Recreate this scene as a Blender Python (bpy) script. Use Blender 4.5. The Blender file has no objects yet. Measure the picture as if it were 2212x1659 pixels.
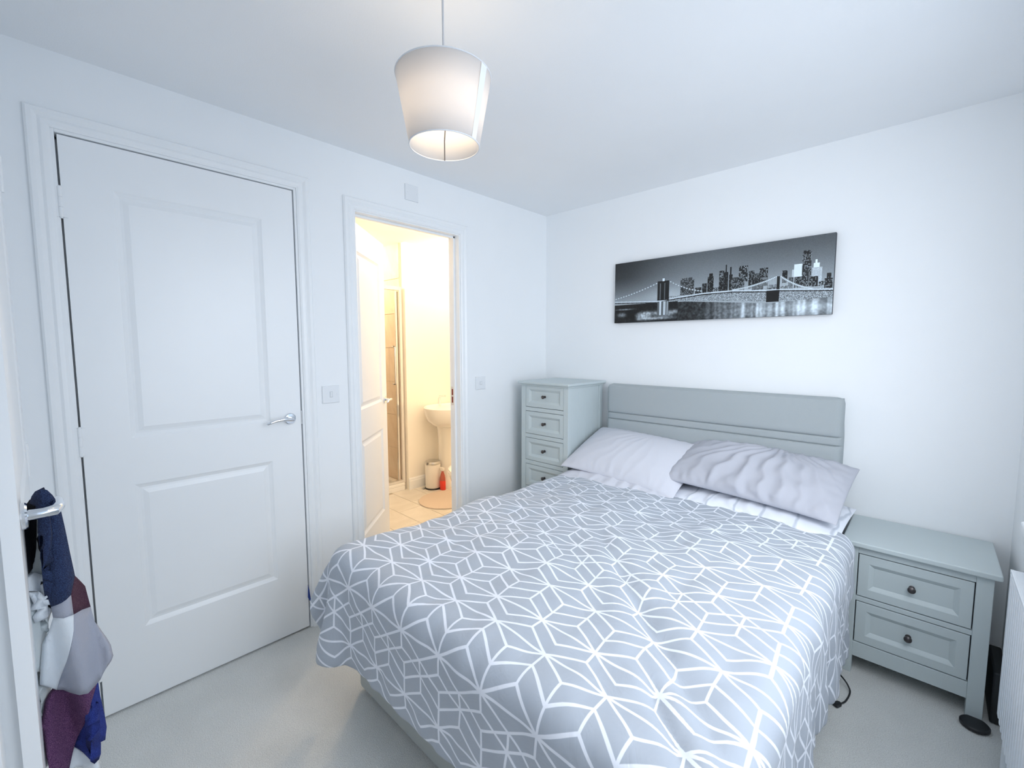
import bpy, bmesh, math, random
import numpy as np
from mathutils import Vector, Matrix
random.seed(7); rng = np.random.default_rng(7)
SC = bpy.context.scene
COL = SC.collection
PI = math.pi

# ------------------------------------------------------------------ camera
CAM_POS = Vector((2.18546, -2.67819, 1.39778)); YAW, PITCH, ROLL, FPX = .7604, -.0836, -.0011, 955.9
fw = Vector((-math.sin(YAW)*math.cos(PITCH), math.cos(YAW)*math.cos(PITCH), math.sin(PITCH)))
rt = Vector((math.cos(YAW), math.sin(YAW), 0)); up = rt.cross(fw)
r2 = rt*math.cos(ROLL)+up*math.sin(ROLL); u2 = -rt*math.sin(ROLL)+up*math.cos(ROLL)
cd = bpy.data.cameras.new('camera'); cam = bpy.data.objects.new('camera', cd); COL.objects.link(cam)
cd.sensor_fit = 'HORIZONTAL'; cd.sensor_width = 36; cd.lens = 36*FPX/2212; cd.clip_start = .02
cam.matrix_world = Matrix(((r2.x, u2.x, -fw.x, CAM_POS.x), (r2.y, u2.y, -fw.y, CAM_POS.y), (r2.z, u2.z, -fw.z, CAM_POS.z), (0, 0, 0, 1)))
SC.camera = cam

def at(u, v, ax, val):            # where the photograph's line of sight meets a real plane of the room (used for a few shapes)
    d = fw + r2*((u-1106)/FPX) - u2*((v-829.5)/FPX)
    t = (val-CAM_POS[ax])/d[ax]
    return CAM_POS + d*t

# ------------------------------------------------------------------ world, lights, exposure
SC.view_settings.view_transform = 'Standard'; SC.view_settings.look = 'None'
SC.view_settings.gamma = 1; SC.view_settings.exposure = 0.0
try: SC.view_settings.use_curve_mapping = False
except Exception: pass
SC.cycles.max_bounces = 14; SC.cycles.diffuse_bounces = 9; SC.cycles.sample_clamp_indirect = 4
w = bpy.data.worlds.new('sky'); SC.world = w; w.use_nodes = True
bg = w.node_tree.nodes['Background']; bg.inputs[0].default_value = (.62, .78, 1, 1); bg.inputs[1].default_value = 1.2

def area(name, loc, direction, sx, sy, power, col, spread=180):
    l = bpy.data.lights.new(name, 'AREA'); l.shape = 'RECTANGLE'; l.size = sx; l.size_y = sy
    l.energy = power; l.color = col; l.spread = math.radians(spread)
    o = bpy.data.objects.new(name, l); COL.objects.link(o); o.location = loc
    o.rotation_euler = Vector(direction).to_track_quat('-Z', 'Y').to_euler(); return o
# daylight entering at the window in the right wall
area('window_daylight', (2.575, -1.64, 1.50), (-1, .66, -.66), 1.26, 1.66, 26, (.915, .955, 1.0), 158)
def point(name, loc, power, col, r):
    l = bpy.data.lights.new(name, 'POINT'); l.energy = power; l.color = col; l.shadow_soft_size = r
    o = bpy.data.objects.new(name, l); COL.objects.link(o); o.location = loc; return o
point('bathroom_downlight', (-.62, -.62, 2.30), 24, (1, .75, .48), .05)
point('bathroom_downlight', (-1.2, .2, 2.30), 15, (1, .75, .48), .05)
point('shower_fill_light', (-1.9, -.8, 2.30), 20, (1, .75, .48), .05)  # unseen light added to brighten the shower recess

# ------------------------------------------------------------------ materials
MATS = {}
def mat(name, col, rough=.6, metal=0, bump=0, bscale=200, vary=0, vscale=6, spec=.5, trans=0, alpha=1, coat=0):
    if name in MATS: return MATS[name]
    m = bpy.data.materials.new(name); m.use_nodes = True; nt = m.node_tree; b = nt.nodes['Principled BSDF']
    b.inputs['Base Color'].default_value = (*col, 1); b.inputs['Roughness'].default_value = rough
    b.inputs['Metallic'].default_value = metal; b.inputs['Specular IOR Level'].default_value = spec
    if coat: b.inputs['Coat Weight'].default_value = coat
    if trans: b.inputs['Transmission Weight'].default_value = trans
    tc = nt.nodes.new('ShaderNodeTexCoord')
    n = nt.nodes.new('ShaderNodeTexNoise'); n.inputs['Scale'].default_value = vscale; n.inputs['Detail'].default_value = 5
    nt.links.new(tc.outputs['Object'], n.inputs['Vector'])
    r = nt.nodes.new('ShaderNodeMixRGB'); r.blend_type = 'MIX'
    v = max(vary, .012)
    r.inputs[1].default_value = (*[c*(1-v) for c in col], 1); r.inputs[2].default_value = (*[min(1, c*(1+v)) for c in col], 1)
    nt.links.new(n.outputs['Fac'], r.inputs[0]); nt.links.new(r.outputs[0], b.inputs['Base Color'])
    if bump:
        n2 = nt.nodes.new('ShaderNodeTexNoise'); n2.inputs['Scale'].default_value = bscale; n2.inputs['Detail'].default_value = 3
        nt.links.new(tc.outputs['Object'], n2.inputs['Vector'])
        bp = nt.nodes.new('ShaderNodeBump'); bp.inputs['Strength'].default_value = bump; bp.inputs['Distance'].default_value = .002
        nt.links.new(n2.outputs['Fac'], bp.inputs['Height']); nt.links.new(bp.outputs['Normal'], b.inputs['Normal'])
    MATS[name] = m; return m

M_wall = mat('white_emulsion', (.87, .89, .905), .75, bump=.10, bscale=260)
M_ceil = mat('ceiling_emulsion', (.87, .885, .90), .85, bump=.12, bscale=220)
M_bath = mat('cream_bathroom_emulsion', (.93, .90, .84), .7)
M_gloss = mat('white_gloss_paint', (.87, .89, .905), .35, bump=.03, bscale=90)
M_plastic = mat('white_plastic', (.80, .825, .85), .35)
M_chrome = mat('chrome', (.80, .83, .87), .12, 1)
M_steel = mat('brushed_steel', (.62, .62, .62), .3, 1)
M_grey = mat('grey_painted_wood', (.53, .595, .605), .5, bump=.05, bscale=120, vary=.02)
M_gap = mat('painted_gap_shade', (.03, .035, .045), .9)  # near-black colour that paints the shade inside gaps
M_knob = mat('dark_bronze_knob', (.10, .09, .09), .3, .8)
M_head = mat('grey_woven_upholstery', (.40, .44, .455), .95, bump=.5, bscale=900, vary=.05, vscale=400)
M_base = mat('grey_divan_fabric', (.44, .47, .46), .95, bump=.5, bscale=900, vary=.04, vscale=300)
M_matt = mat('white_mattress_ticking', (.80, .82, .86), .9, bump=.2, bscale=500)
M_pil = mat('lilac_grey_cotton', (.66, .67, .73), .9, bump=.15, bscale=900, vary=.02)
M_pil2 = mat('grey_crumpled_cotton', (.48, .49, .545), .9, bump=.15, bscale=900, vary=.02)
M_rad = mat('white_radiator_enamel', (.82, .86, .90), .3)
M_black = mat('black_plastic', (.015, .017, .02), .5)
M_ceram = mat('white_ceramic', (.88, .87, .84), .12, coat=.5)
M_bulb = None

def glass_mat():
    m = bpy.data.materials.new('clear_glass'); m.use_nodes = True; nt = m.node_tree; nt.nodes.clear()
    o = nt.nodes.new('ShaderNodeOutputMaterial'); t = nt.nodes.new('ShaderNodeBsdfTransparent'); g = nt.nodes.new('ShaderNodeBsdfGlossy')
    t.inputs[0].default_value = (.93, .95, .95, 1); g.inputs['Roughness'].default_value = .03
    f = nt.nodes.new('ShaderNodeFresnel'); f.inputs[0].default_value = 1.45; mx = nt.nodes.new('ShaderNodeMixShader')
    nt.links.new(f.outputs[0], mx.inputs[0]); nt.links.new(t.outputs[0], mx.inputs[1]); nt.links.new(g.outputs[0], mx.inputs[2]); nt.links.new(mx.outputs[0], o.inputs[0])
    return m
M_glass = glass_mat()

def carpet_mat():
    m = bpy.data.materials.new('grey_carpet'); m.use_nodes = True; nt = m.node_tree; b = nt.nodes['Principled BSDF']
    b.inputs['Roughness'].default_value = 1; b.inputs['Specular IOR Level'].default_value = .1
    b.inputs['Sheen Weight'].default_value = .2
    tc = nt.nodes.new('ShaderNodeTexCoord')
    n = nt.nodes.new('ShaderNodeTexNoise'); n.inputs['Scale'].default_value = 330; n.inputs['Detail'].default_value = 2
    n2 = nt.nodes.new('ShaderNodeTexNoise'); n2.inputs['Scale'].default_value = 4; n2.inputs['Detail'].default_value = 4
    cr = nt.nodes.new('ShaderNodeValToRGB'); cr.color_ramp.elements[0].position = .3; cr.color_ramp.elements[1].position = .7
    cr.color_ramp.elements[0].color = (.66, .67, .655, 1); cr.color_ramp.elements[1].color = (.95, .955, .93, 1)
    mx = nt.nodes.new('ShaderNodeMixRGB'); mx.blend_type = 'MULTIPLY'; mx.inputs[0].default_value = .25
    nt.links.new(tc.outputs['Object'], n.inputs['Vector']); nt.links.new(tc.outputs['Object'], n2.inputs['Vector'])
    nt.links.new(n.outputs['Fac'], cr.inputs[0]); nt.links.new(cr.outputs[0], mx.inputs[1]); nt.links.new(n2.outputs['Fac'], mx.inputs[2])
    nt.links.new(mx.outputs[0], b.inputs['Base Color'])
    bp = nt.nodes.new('ShaderNodeBump'); bp.inputs['Strength'].default_value = .8; bp.inputs['Distance'].default_value = .004
    nt.links.new(n.outputs['Fac'], bp.inputs['Height']); nt.links.new(bp.outputs['Normal'], b.inputs['Normal'])
    return m
M_carpet = carpet_mat()

def marble_mat(name, c1, c2, scale, rough=.3):
    m = bpy.data.materials.new(name); m.use_nodes = True; nt = m.node_tree; b = nt.nodes['Principled BSDF']
    b.inputs['Roughness'].default_value = rough
    tc = nt.nodes.new('ShaderNodeTexCoord'); n = nt.nodes.new('ShaderNodeTexNoise'); n.inputs['Scale'].default_value = scale
    n.inputs['Detail'].default_value = 8; n.inputs['Roughness'].default_value = .7; n.inputs['Distortion'].default_value = 1.2
    cr = nt.nodes.new('ShaderNodeValToRGB'); cr.color_ramp.elements[0].position = .35; cr.color_ramp.elements[1].position = .65
    cr.color_ramp.elements[0].color = (*c1, 1); cr.color_ramp.elements[1].color = (*c2, 1)
    nt.links.new(tc.outputs['Object'], n.inputs['Vector']); nt.links.new(n.outputs['Fac'], cr.inputs[0]); nt.links.new(cr.outputs[0], b.inputs['Base Color'])
    return m
M_tile = marble_mat('beige_stone_tile', (.66, .54, .43), (.84, .73, .61), 3.0)
M_ftile = marble_mat('pale_floor_tile', (.66, .62, .56), (.78, .74, .69), 2.5, .35)
M_grout = mat('tile_grout', (.62, .55, .47), .9)

class N:                        # tiny helper for math node graphs
    def __init__(s, nt): s.nt = nt
    def m(s, op, a, b=None, c=None):
        n = s.nt.nodes.new('ShaderNodeMath'); n.operation = op
        for i, x in enumerate((a, b, c)):
            if x is None: continue
            if isinstance(x, (int, float)): n.inputs[i].default_value = x
            else: s.nt.links.new(x, n.inputs[i])
        return n.outputs[0]

def duvet_mat():                # white line print: hexagonal stars, rhombi and split cubes
    m = bpy.data.materials.new('geometric_duvet_cotton'); m.use_nodes = True; nt = m.node_tree; b = nt.nodes['Principled BSDF']
    b.inputs['Roughness'].default_value = .9; b.inputs['Specular IOR Level'].default_value = .2; b.inputs['Sheen Weight'].default_value = .15
    uv = nt.nodes.new('ShaderNodeUVMap'); uv.uv_map = 'fabric'
    # slight unevenness of the printed lines
    sep = nt.nodes.new('ShaderNodeSeparateXYZ'); nt.links.new(uv.outputs[0], sep.inputs[0])
    X, Y = sep.outputs[0], sep.outputs[1]
    k = N(nt); M = k.m
    W, H, T = .1705, .0492, .0492
    A, B, C = .0922, 3*H, 4*H                        # three kinds of band between rows of stars
    P = 2*A+2*B+C
    lw = .0034
    t0 = M('ADD', M('MULTIPLY', Y, -1), -1.832+2*A+B+20*P)
    tm = M('MODULO', t0, P)
    b1, b2, b3, b4 = [M('GREATER_THAN', tm, q) for q in (A, A+B, 2*A+B, 2*A+2*B)]
    inv = lambda q: M('SUBTRACT', 1, q)
    tl = M('SUBTRACT', tm, M('ADD', M('MULTIPLY', M('ADD', b1, b3), A), M('MULTIPLY', M('ADD', b2, b4), B)))
    isA = M('ADD', inv(b1), M('SUBTRACT', b2, b3)); isB = M('ADD', M('SUBTRACT', b1, b2), M('SUBTRACT', b3, b4)); isC = b4
    Hb = M('ADD', M('ADD', M('MULTIPLY', isA, A), M('MULTIPLY', isB, B)), M('MULTIPLY', isC, C))
    tr = M('SUBTRACT', Hb, tl)
    # N row has a star at x = 1.316; three half shifts lie between row S and row N
    xs = M('ADD', M('ADD', X, 20*W-1.316+W*1.0), M('MULTIPLY', M('ADD', M('ADD', b1, b2), M('ADD', b3, b4)), W/2))
    xm = M('MODULO', M('ADD', xs, W/2), W)
    xf = M('SUBTRACT', W/2, M('ABSOLUTE', M('SUBTRACT', xm, W/2)))
    xl = M('ADD', M('MULTIPLY', isC, xf), M('MULTIPLY', inv(isC), M('SUBTRACT', W/2, xf)))
    def smooth(v, a, c):
        n = nt.nodes.new('ShaderNodeMapRange'); n.inputs['From Min'].default_value = a; n.inputs['From Max'].default_value = c
        nt.links.new(v, n.inputs['Value']); return n.outputs[0]
    def line(d): return M('SUBTRACT', 1, smooth(M('ABSOLUTE', d), lw-.0006, lw+.0006))
    sl = H/(W/2); nrm = 1/math.sqrt(1+sl*sl)
    def slant(base, sign=1, tt=None, xx=None):        # |t - base - sign*sl*x|
        tt = tl if tt is None else tt; xx = xf if xx is None else xx
        return line(M('MULTIPLY', M('SUBTRACT', M('SUBTRACT', tt, base), M('MULTIPLY', xx, sl*sign)), nrm))
    half = M('SUBTRACT', W/2, xf)
    lt = lambda a, b_: M('LESS_THAN', a, b_); gt = lambda a, b_: M('GREATER_THAN', a, b_)
    masks = [line(tl), line(tr), slant(0), slant(0, 1, tr, xl)]
    masks.append(M('MULTIPLY', M('MULTIPLY', isA, line(xf)), lt(tl, A-H)))
    masks.append(M('MULTIPLY', M('MULTIPLY', isB, line(xf)), lt(tl, B-H)))
    masks.append(M('MULTIPLY', M('MULTIPLY', isB, line(half)), gt(tl, H)))
    masks.append(M('MULTIPLY', M('SUBTRACT', 1, isA), slant(T)))
    masks.append(M('MULTIPLY', M('MULTIPLY', isC, line(xf)), lt(tl, T)))
    masks.append(M('MULTIPLY', M('MULTIPLY', isC, line(xf)), gt(tl, 2*T)))
    masks.append(M('MULTIPLY', M('MULTIPLY', isC, line(half)), M('MULTIPLY', gt(tl, H), lt(tl, C-H))))
    masks.append(M('MULTIPLY', isC, slant(2*H, -1)))
    masks.append(M('MULTIPLY', isC, slant(T+2*H, -1)))
    f = masks[0]
    for q in masks[1:]: f = M('MAXIMUM', f, q)
    mx = nt.nodes.new('ShaderNodeMixRGB'); mx.inputs[1].default_value = (.41, .45, .51, 1); mx.inputs[2].default_value = (.80, .83, .90, 1)
    nt.links.new(f, mx.inputs[0]); nt.links.new(mx.outputs[0], b.inputs['Base Color'])
    n2 = nt.nodes.new('ShaderNodeTexNoise'); n2.inputs['Scale'].default_value = 14; n2.inputs['Detail'].default_value = 4; n2.inputs['Distortion'].default_value = .8
    nt.links.new(uv.outputs[0], n2.inputs['Vector'])
    bp = nt.nodes.new('ShaderNodeBump'); bp.inputs['Strength'].default_value = .35; bp.inputs['Distance'].default_value = .012
    nt.links.new(n2.outputs['Fac'], bp.inputs['Height']); nt.links.new(bp.outputs['Normal'], b.inputs['Normal'])
    return m
M_duvet = duvet_mat()

def shade_mat():
    m = bpy.data.materials.new('translucent_lampshade'); m.use_nodes = True; nt = m.node_tree; nt.nodes.clear()
    o = nt.nodes.new('ShaderNodeOutputMaterial'); d = nt.nodes.new('ShaderNodeBsdfDiffuse'); t = nt.nodes.new('ShaderNodeBsdfTranslucent')
    d.inputs[0].default_value = (.86, .86, .87, 1); t.inputs[0].default_value = (.9, .86, .82, 1); mx = nt.nodes.new('ShaderNodeMixShader'); mx.inputs[0].default_value = .46
    tc = nt.nodes.new('ShaderNodeTexCoord'); n = nt.nodes.new('ShaderNodeTexNoise'); n.inputs['Scale'].default_value = 400
    bp = nt.nodes.new('ShaderNodeBump'); bp.inputs['Strength'].default_value = .15; bp.inputs['Distance'].default_value = .001
    nt.links.new(tc.outputs['Object'], n.inputs['Vector']); nt.links.new(n.outputs['Fac'], bp.inputs['Height']); nt.links.new(bp.outputs[0], d.inputs['Normal'])
    nt.links.new(d.outputs[0], mx.inputs[1]); nt.links.new(t.outputs[0], mx.inputs[2]); nt.links.new(mx.outputs[0], o.inputs[0]); return m
M_shade = shade_mat()

def emit_mat(name, col, s):
    m = bpy.data.materials.new(name); m.use_nodes = True; b = m.node_tree.nodes['Principled BSDF']
    b.inputs['Emission Color'].default_value = (*col, 1); b.inputs['Emission Strength'].default_value = s; return m

# ------------------------------------------------------------------ mesh helpers
class MB:
    def __init__(s): s.v = []; s.f = []
    def add(s, vs, fs):
        o = len(s.v); s.v += [tuple(v) for v in vs]; s.f += [tuple(i+o for i in f) for f in fs]; return s
    def box(s, x0, x1, y0, y1, z0, z1):
        x0, x1 = sorted((x0, x1)); y0, y1 = sorted((y0, y1)); z0, z1 = sorted((z0, z1))
        return s.add([(x, y, z) for z in (z0, z1) for y in (y0, y1) for x in (x0, x1)],
                     [(0, 2, 3, 1), (4, 5, 7, 6), (0, 1, 5, 4), (2, 6, 7, 3), (0, 4, 6, 2), (1, 3, 7, 5)])
    def tube(s, pts, rad, n=12, cap=True):
        pts = [Vector(p) for p in pts]; R = rad if isinstance(rad, (list, tuple)) else [rad]*len(pts)
        vs = []; fs = []; prev = None
        for i, p in enumerate(pts):
            t = (pts[min(i+1, len(pts)-1)]-pts[max(i-1, 0)]).normalized()
            if prev is None:
                a = Vector((0, 0, 1)) if abs(t.z) < .9 else Vector((1, 0, 0)); u = t.cross(a).normalized()
            else: u = (prev - t*prev.dot(t)).normalized()
            prev = u; v = t.cross(u)
            for k in range(n):
                a = 2*PI*k/n; vs.append(p+(u*math.cos(a)+v*math.sin(a))*R[i])
        for i in range(len(pts)-1):
            for k in range(n): fs.append((i*n+k, i*n+(k+1) % n, (i+1)*n+(k+1) % n, (i+1)*n+k))
        if cap: fs.append(tuple(range(n-1, -1, -1))); fs.append(tuple((len(pts)-1)*n+k for k in range(n)))
        return s.add(vs, fs)
    def lathe(s, prof, c=(0, 0, 0), n=32, sx=1, sy=1, closed=False, axis='z'):
        vs = []; fs = []; m = len(prof)
        for r, z in prof:
            for k in range(n):
                a = 2*PI*k/n; q = (r*math.cos(a)*sx, r*math.sin(a)*sy, z)
                if axis == '-y': q = (q[0], -q[2], q[1])
                if axis == 'x': q = (q[2], q[0], q[1])
                if axis == 'y': q = (q[0], q[2], q[1])
                vs.append((c[0]+q[0], c[1]+q[1], c[2]+q[2]))
        for i in range(m-1):
            for k in range(n): fs.append((i*n+k, i*n+(k+1) % n, (i+1)*n+(k+1) % n, (i+1)*n+k))
        if closed: 
            for k in range(n): fs.append(((m-1)*n+k, (m-1)*n+(k+1) % n, (k+1) % n, k))
        else:
            fs.append(tuple(range(n-1, -1, -1))); fs.append(tuple((m-1)*n+k for k in range(n)))
        return s.add(vs, fs)
    def rings(s, rect, prof, tf, cap=True):
        """nested rectangles: rect=(a0,a1,b0,b1), prof=[(inset, height)...], tf(a,b,h)->xyz"""
        vs = []; fs = []
        for ins, h in prof:
            a0, a1, b0, b1 = rect[0]+ins, rect[1]-ins, rect[2]+ins, rect[3]-ins
            vs += [tf(a0, b0, h), tf(a1, b0, h), tf(a1, b1, h), tf(a0, b1, h)]
        for i in range(len(prof)-1):
            for k in range(4): fs.append((i*4+k, i*4+(k+1) % 4, (i+1)*4+(k+1) % 4, (i+1)*4+k))
        if cap: q = (len(prof)-1)*4; fs.append((q, q+1, q+2, q+3))
        return s.add(vs, fs)
    def build(s, name, m, parent=None, bevel=0, seg=2, smooth=False, inv=None):
        me = bpy.data.meshes.new(name); vs = s.v
        if parent is not None:
            iv = parent_inv(parent); vs = [tuple(iv @ Vector(v)) for v in vs]
        me.from_pydata(vs, [], s.f); me.materials.append(m)
        bm = bmesh.new(); bm.from_mesh(me); bmesh.ops.recalc_face_normals(bm, faces=bm.faces); bm.to_mesh(me); bm.free()
        if smooth:
            for p in me.polygons: p.use_smooth = True
            try: me.set_sharp_from_angle(angle=math.radians(40))
            except Exception: pass
        o = bpy.data.objects.new(name, me); COL.objects.link(o)
        if parent is not None: o.parent = parent
        if bevel:
            b = o.modifiers.new('bevel', 'BEVEL'); b.width = bevel; b.segments = seg; b.limit_method = 'ANGLE'; b.angle_limit = math.radians(35)
        return o
def parent_inv(p):
    m = Matrix.Identity(4)
    while p is not None: m = p.matrix_basis @ m; p = p.parent
    return m.inverted()
def box(name, x0, x1, y0, y1, z0, z1, m, parent=None, bevel=0, seg=2): return MB().box(x0, x1, y0, y1, z0, z1).build(name, m, parent, bevel, seg)
def empty(name, loc): 
    o = bpy.data.objects.new(name, None); COL.objects.link(o); o.location = loc; o.empty_display_size = .05; return o
def tag(o, label=None, cat=None, group=None, kind=None):
    if label: o['label'] = label
    if cat: o['category'] = cat
    if group: o['group'] = group
    if kind: o['kind'] = kind
    return o
def struct(o, label=None, cat=None): o['kind'] = 'structure'; return tag(o, label, cat)

# ------------------------------------------------------------------ room shell
H = 2.381; XR = 2.46; YN = -2.781
struct(box('floor', -.05, XR+.15, YN-.15, .1, -.06, 0, M_carpet), 'pale grey cut pile bedroom carpet', 'floor')
struct(box('ceiling', -2.6, XR+.15, YN-.15, .95, H, H+.08, M_ceil), 'plain white bedroom ceiling above the pendant lamp', 'ceiling')
# left wall with two door openings
mb = MB()
mb.box(-.1, 0, YN-.15, -2.635, 0, H).box(-.1, 0, -2.635, -1.830, 2.14, H).box(-.1, 0, -1.830, -1.566, 0, H)
mb.box(-.1, 0, -1.566, -.843, 2.109, H).box(-.1, 0, -.843, 0, 0, H)
struct(mb.build('wall_left', M_wall), 'white painted wall holding both white doors', 'wall')
struct(box('wall_back', -.0, XR, 0, .1, 0, H, M_wall), 'white painted wall behind the headboard and canvas', 'wall')
WY0, WY1, WZ0, WZ1 = -2.50, -.80, .86, 2.14
mb = MB().box(XR, XR+.15, WY1, .1, 0, H).box(XR, XR+.15, YN-.15, WY0, 0, H).box(XR, XR+.15, WY0, WY1, 0, WZ0).box(XR, XR+.15, WY0, WY1, WZ1, H)
struct(mb.build('wall_right', M_wall), 'white painted window wall beyond the radiator', 'wall')
mb = MB().box(-.0, XR, YN-.15, YN, 0, H)
struct(mb.build('wall_front', M_wall), 'white painted wall behind the open entrance door', 'wall')
# window (out of the frame, lets the daylight in)
we = empty('window_1', (XR, (WY0+WY1)/2, WZ0)); struct(we, 'white framed window over the radiator', 'window')
mb = MB().box(XR+.085, XR+.11, WY0, WY0+.05, WZ0, WZ1).box(XR+.085, XR+.11, WY1-.05, WY1, WZ0, WZ1).box(XR+.085, XR+.11, WY0, WY1, WZ0, WZ0+.05).box(XR+.085, XR+.11, WY0, WY1, WZ1-.05, WZ1)
mb.build('window_frame', M_gloss, we)
box('window_sill', XR-.05, XR+.085, WY0-.05, -.628, WZ0-.03, WZ0, M_gloss, we, .006)
# bathroom beyond the second door
struct(box('wall_bathroom', -2.6, -1.477, -.30, .95, 0, H, M_bath), 'cream lit bathroom wall behind the basin', 'wall')
mb = MB().box(-1.5, -.1, .85, .95, 0, H).box(-2.6, -.1, -2.0, -1.9, 0, H).box(-2.6, -1.50, -1.9, -1.25, 0, H).box(-2.6, -2.40, -1.25, -.30, 0, H)
struct(mb.build('wall_bathroom_far', M_bath), 'bathroom walls around the shower recess', 'wall')
struct(box('wall_bathroom_near', -.1, -.0, .0, .95, 0, H, M_bath), 'bathroom side of the partition past the bedroom corner', 'wall')
bf = struct(box('floor_bathroom', -2.6, -.05, -2.0, .95, -.06, -.004, M_grout), 'pale stone tiled bathroom floor', 'floor')
tile_me = None
def tiles(parent, name, m, origin, du, dv, nrm, lu, lv, nu, nv, gap=.004, th=.006, stagger=.5):
    """separate tile objects sharing mesh data, laid out on a plane"""
    du, dv, nr = Vector(du), Vector(dv), Vector(nrm); me = None
    iv = parent_inv(parent)
    for j in range(nv):
        for i in range(nu):
            o0 = Vector(origin)+du*((i-(stagger if j % 2 else 0))*lu)+dv*(j*lv)
            if me is None:
                me = bpy.data.meshes.new(name); a = gap/2; e = .0015; vs = []
                for (ins, h) in ((a, 0), (a, th-e), (a+e, th)):
                    for (p, q) in ((ins, ins), (lu-ins, ins), (lu-ins, lv-ins), (ins, lv-ins)): vs.append(tuple(du*p+dv*q+nr*h))
                fs = [(k, (k+1) % 4, 4+(k+1) % 4, 4+k) for k in range(4)]+[(4+k, 4+(k+1) % 4, 8+(k+1) % 4, 8+k) for k in range(4)]+[(8, 9, 10, 11), (3, 2, 1, 0)]
                me.from_pydata(vs, [], fs); me.materials.append(m)
                bm = bmesh.new(); bm.from_mesh(me); bmesh.ops.recalc_face_normals(bm, faces=bm.faces); bm.to_mesh(me); bm.free()
            o = bpy.data.objects.new(name, me); COL.objects.link(o); o.parent = parent; o.location = iv @ o0
tiles(bf, 'floor_tile', M_ftile, (-1.47, -1.60, -.005), (1, 0, 0), (0, 1, 0), (0, 0, 1), .45, .225, 4, 10, th=.007, stagger=.33)
sw = struct(box('wall_shower', -2.39, -1.535, -.312, -.3005, .0, H, M_grout), 'stone tiled side wall of the shower recess', 'wall')
tiles(sw, 'wall_tile', M_tile, (-2.39, -.312, .06), (1, 0, 0), (0, 0, 1), (0, -1, 0), .2825, .332, 3, 7, stagger=0)
sb = struct(box('wall_shower_end', -2.3995, -2.388, -1.249, -.318, .0, H, M_grout), 'stone tiled end wall of the shower recess', 'wall')
tiles(sb, 'wall_tile', M_tile, (-2.388, -1.249, .06), (0, 1, 0), (0, 0, 1), (1, 0, 0), .31, .332, 3, 7, stagger=0)
# baseboards
def skirt(name, x0, y0, x1, y1, nx, ny, h=.115, t=.016, m=M_gloss, label=None):
    a = Vector((x0, y0, 0)); d = Vector((x1-x0, y1-y0, 0)); n = Vector((nx, ny, 0))
    prof = [(0, 0), (t, 0), (t, h-.03), (t*.75, h-.022), (t*.75, h-.012), (t*.35, h), (0, h)]
    vs = [a+d*k+n*p+Vector((0, 0, z)) for k in (0, 1) for p, z in prof]; L_ = len(prof)
    fs = [(i, (i+1) % L_, L_+(i+1) % L_, L_+i) for i in range(L_)]+[tuple(range(L_-1, -1, -1)), tuple(range(L_, 2*L_))]
    return struct(MB().add(vs, fs).build(name, m), label, 'baseboard')
skirt('baseboard_left', 0, -1.79, 0, -1.620, 1, 0, label='short white baseboard between the two doors')
skirt('baseboard_corner', 0, -.79, 0, -.016, 1, 0, label='white baseboard beside the tall grey chest')
skirt('baseboard_back', .016, 0, XR-.02, 0, 0, -1, label='white baseboard behind the bed and bedside cabinet')
skirt('baseboard_right', XR, 0, XR, YN, -1, 0, label='white baseboard under the radiator')
skirt('baseboard_bathroom', -1.477, -.30, -1.477, .84, 1, 0, label='white bathroom baseboard behind the pedal bin')

# ------------------------------------------------------------------ doors
def panel_leaf(mb, w_, z0, z1, panels, th, tf, back=True, prof=None):
    """door leaf in local (a,b,h): a along width 0..w_, b height; h outward; tf maps to xyz"""
    prof = prof or [(0, 0), (.006, -.004), (.016, -.009), (.024, -.008), (.040, -.002)]
    for side in ((1, 0), (-1, -th)):
        f = (lambda a, b, h, s=side: tf(a, b, (h if s[0] > 0 else -th-h)))
        pa0, pa1 = panels[0][0], panels[0][1]
        cells = [(0, pa0, z0, z1), (pa1, w_, z0, z1)]
        zs = [z0]+[q for p in sorted(panels, key=lambda p: p[2]) for q in (p[2], p[3])]+[z1]
        for i in range(0, len(zs), 2): cells.append((pa0, pa1, zs[i], zs[i+1]))
        for c in cells: mb.add([f(c[0], c[2], 0), f(c[1], c[2], 0), f(c[1], c[3], 0), f(c[0], c[3], 0)], [(0, 1, 2, 3)])
        for p in panels: mb.rings(p, prof, f)
    for (a, b, c, d) in (((0, z0), (w_, z0), 0, 0), ((w_, z0), (w_, z1), 0, 0), ((w_, z1), (0, z1), 0, 0), ((0, z1), (0, z0), 0, 0)):
        mb.add([tf(a[0], a[1], 0), tf(b[0], b[1], 0), tf(b[0], b[1], -th), tf(a[0], a[1], -th)], [(0, 1, 2, 3)])
def weld(o):
    bm = bmesh.new(); bm.from_mesh(o.data); bmesh.ops.remove_doubles(bm, verts=bm.verts, dist=.0003); bmesh.ops.recalc_face_normals(bm, faces=bm.faces); bm.to_mesh(o.data); bm.free()

def architrave(parent, y0, y1, ztop, w_=.058, name='architrave'):
    """moulded surround on the plane x=0 around the opening y0..y1, mitred"""
    prof = [(0, .0), (0, .010), (.008, .014), (.020, .015), (.028, .011), (.040, .018), (.052, .018), (w_, .012), (w_, .0)]
    vs = []; fs = []; n = len(prof)
    path = lambda d: [(y0-d, 0), (y0-d, ztop+d), (y1+d, ztop+d), (y1+d, 0)]
    for d, h in prof:
        for (y, z) in path(d): vs.append((h, y, z))
    for i in range(n-1):
        for k in range(3): fs.append((i*4+k, i*4+k+1, (i+1)*4+k+1, (i+1)*4+k))
    return MB().add(vs, fs).build(name, M_gloss, parent, smooth=False)

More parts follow.
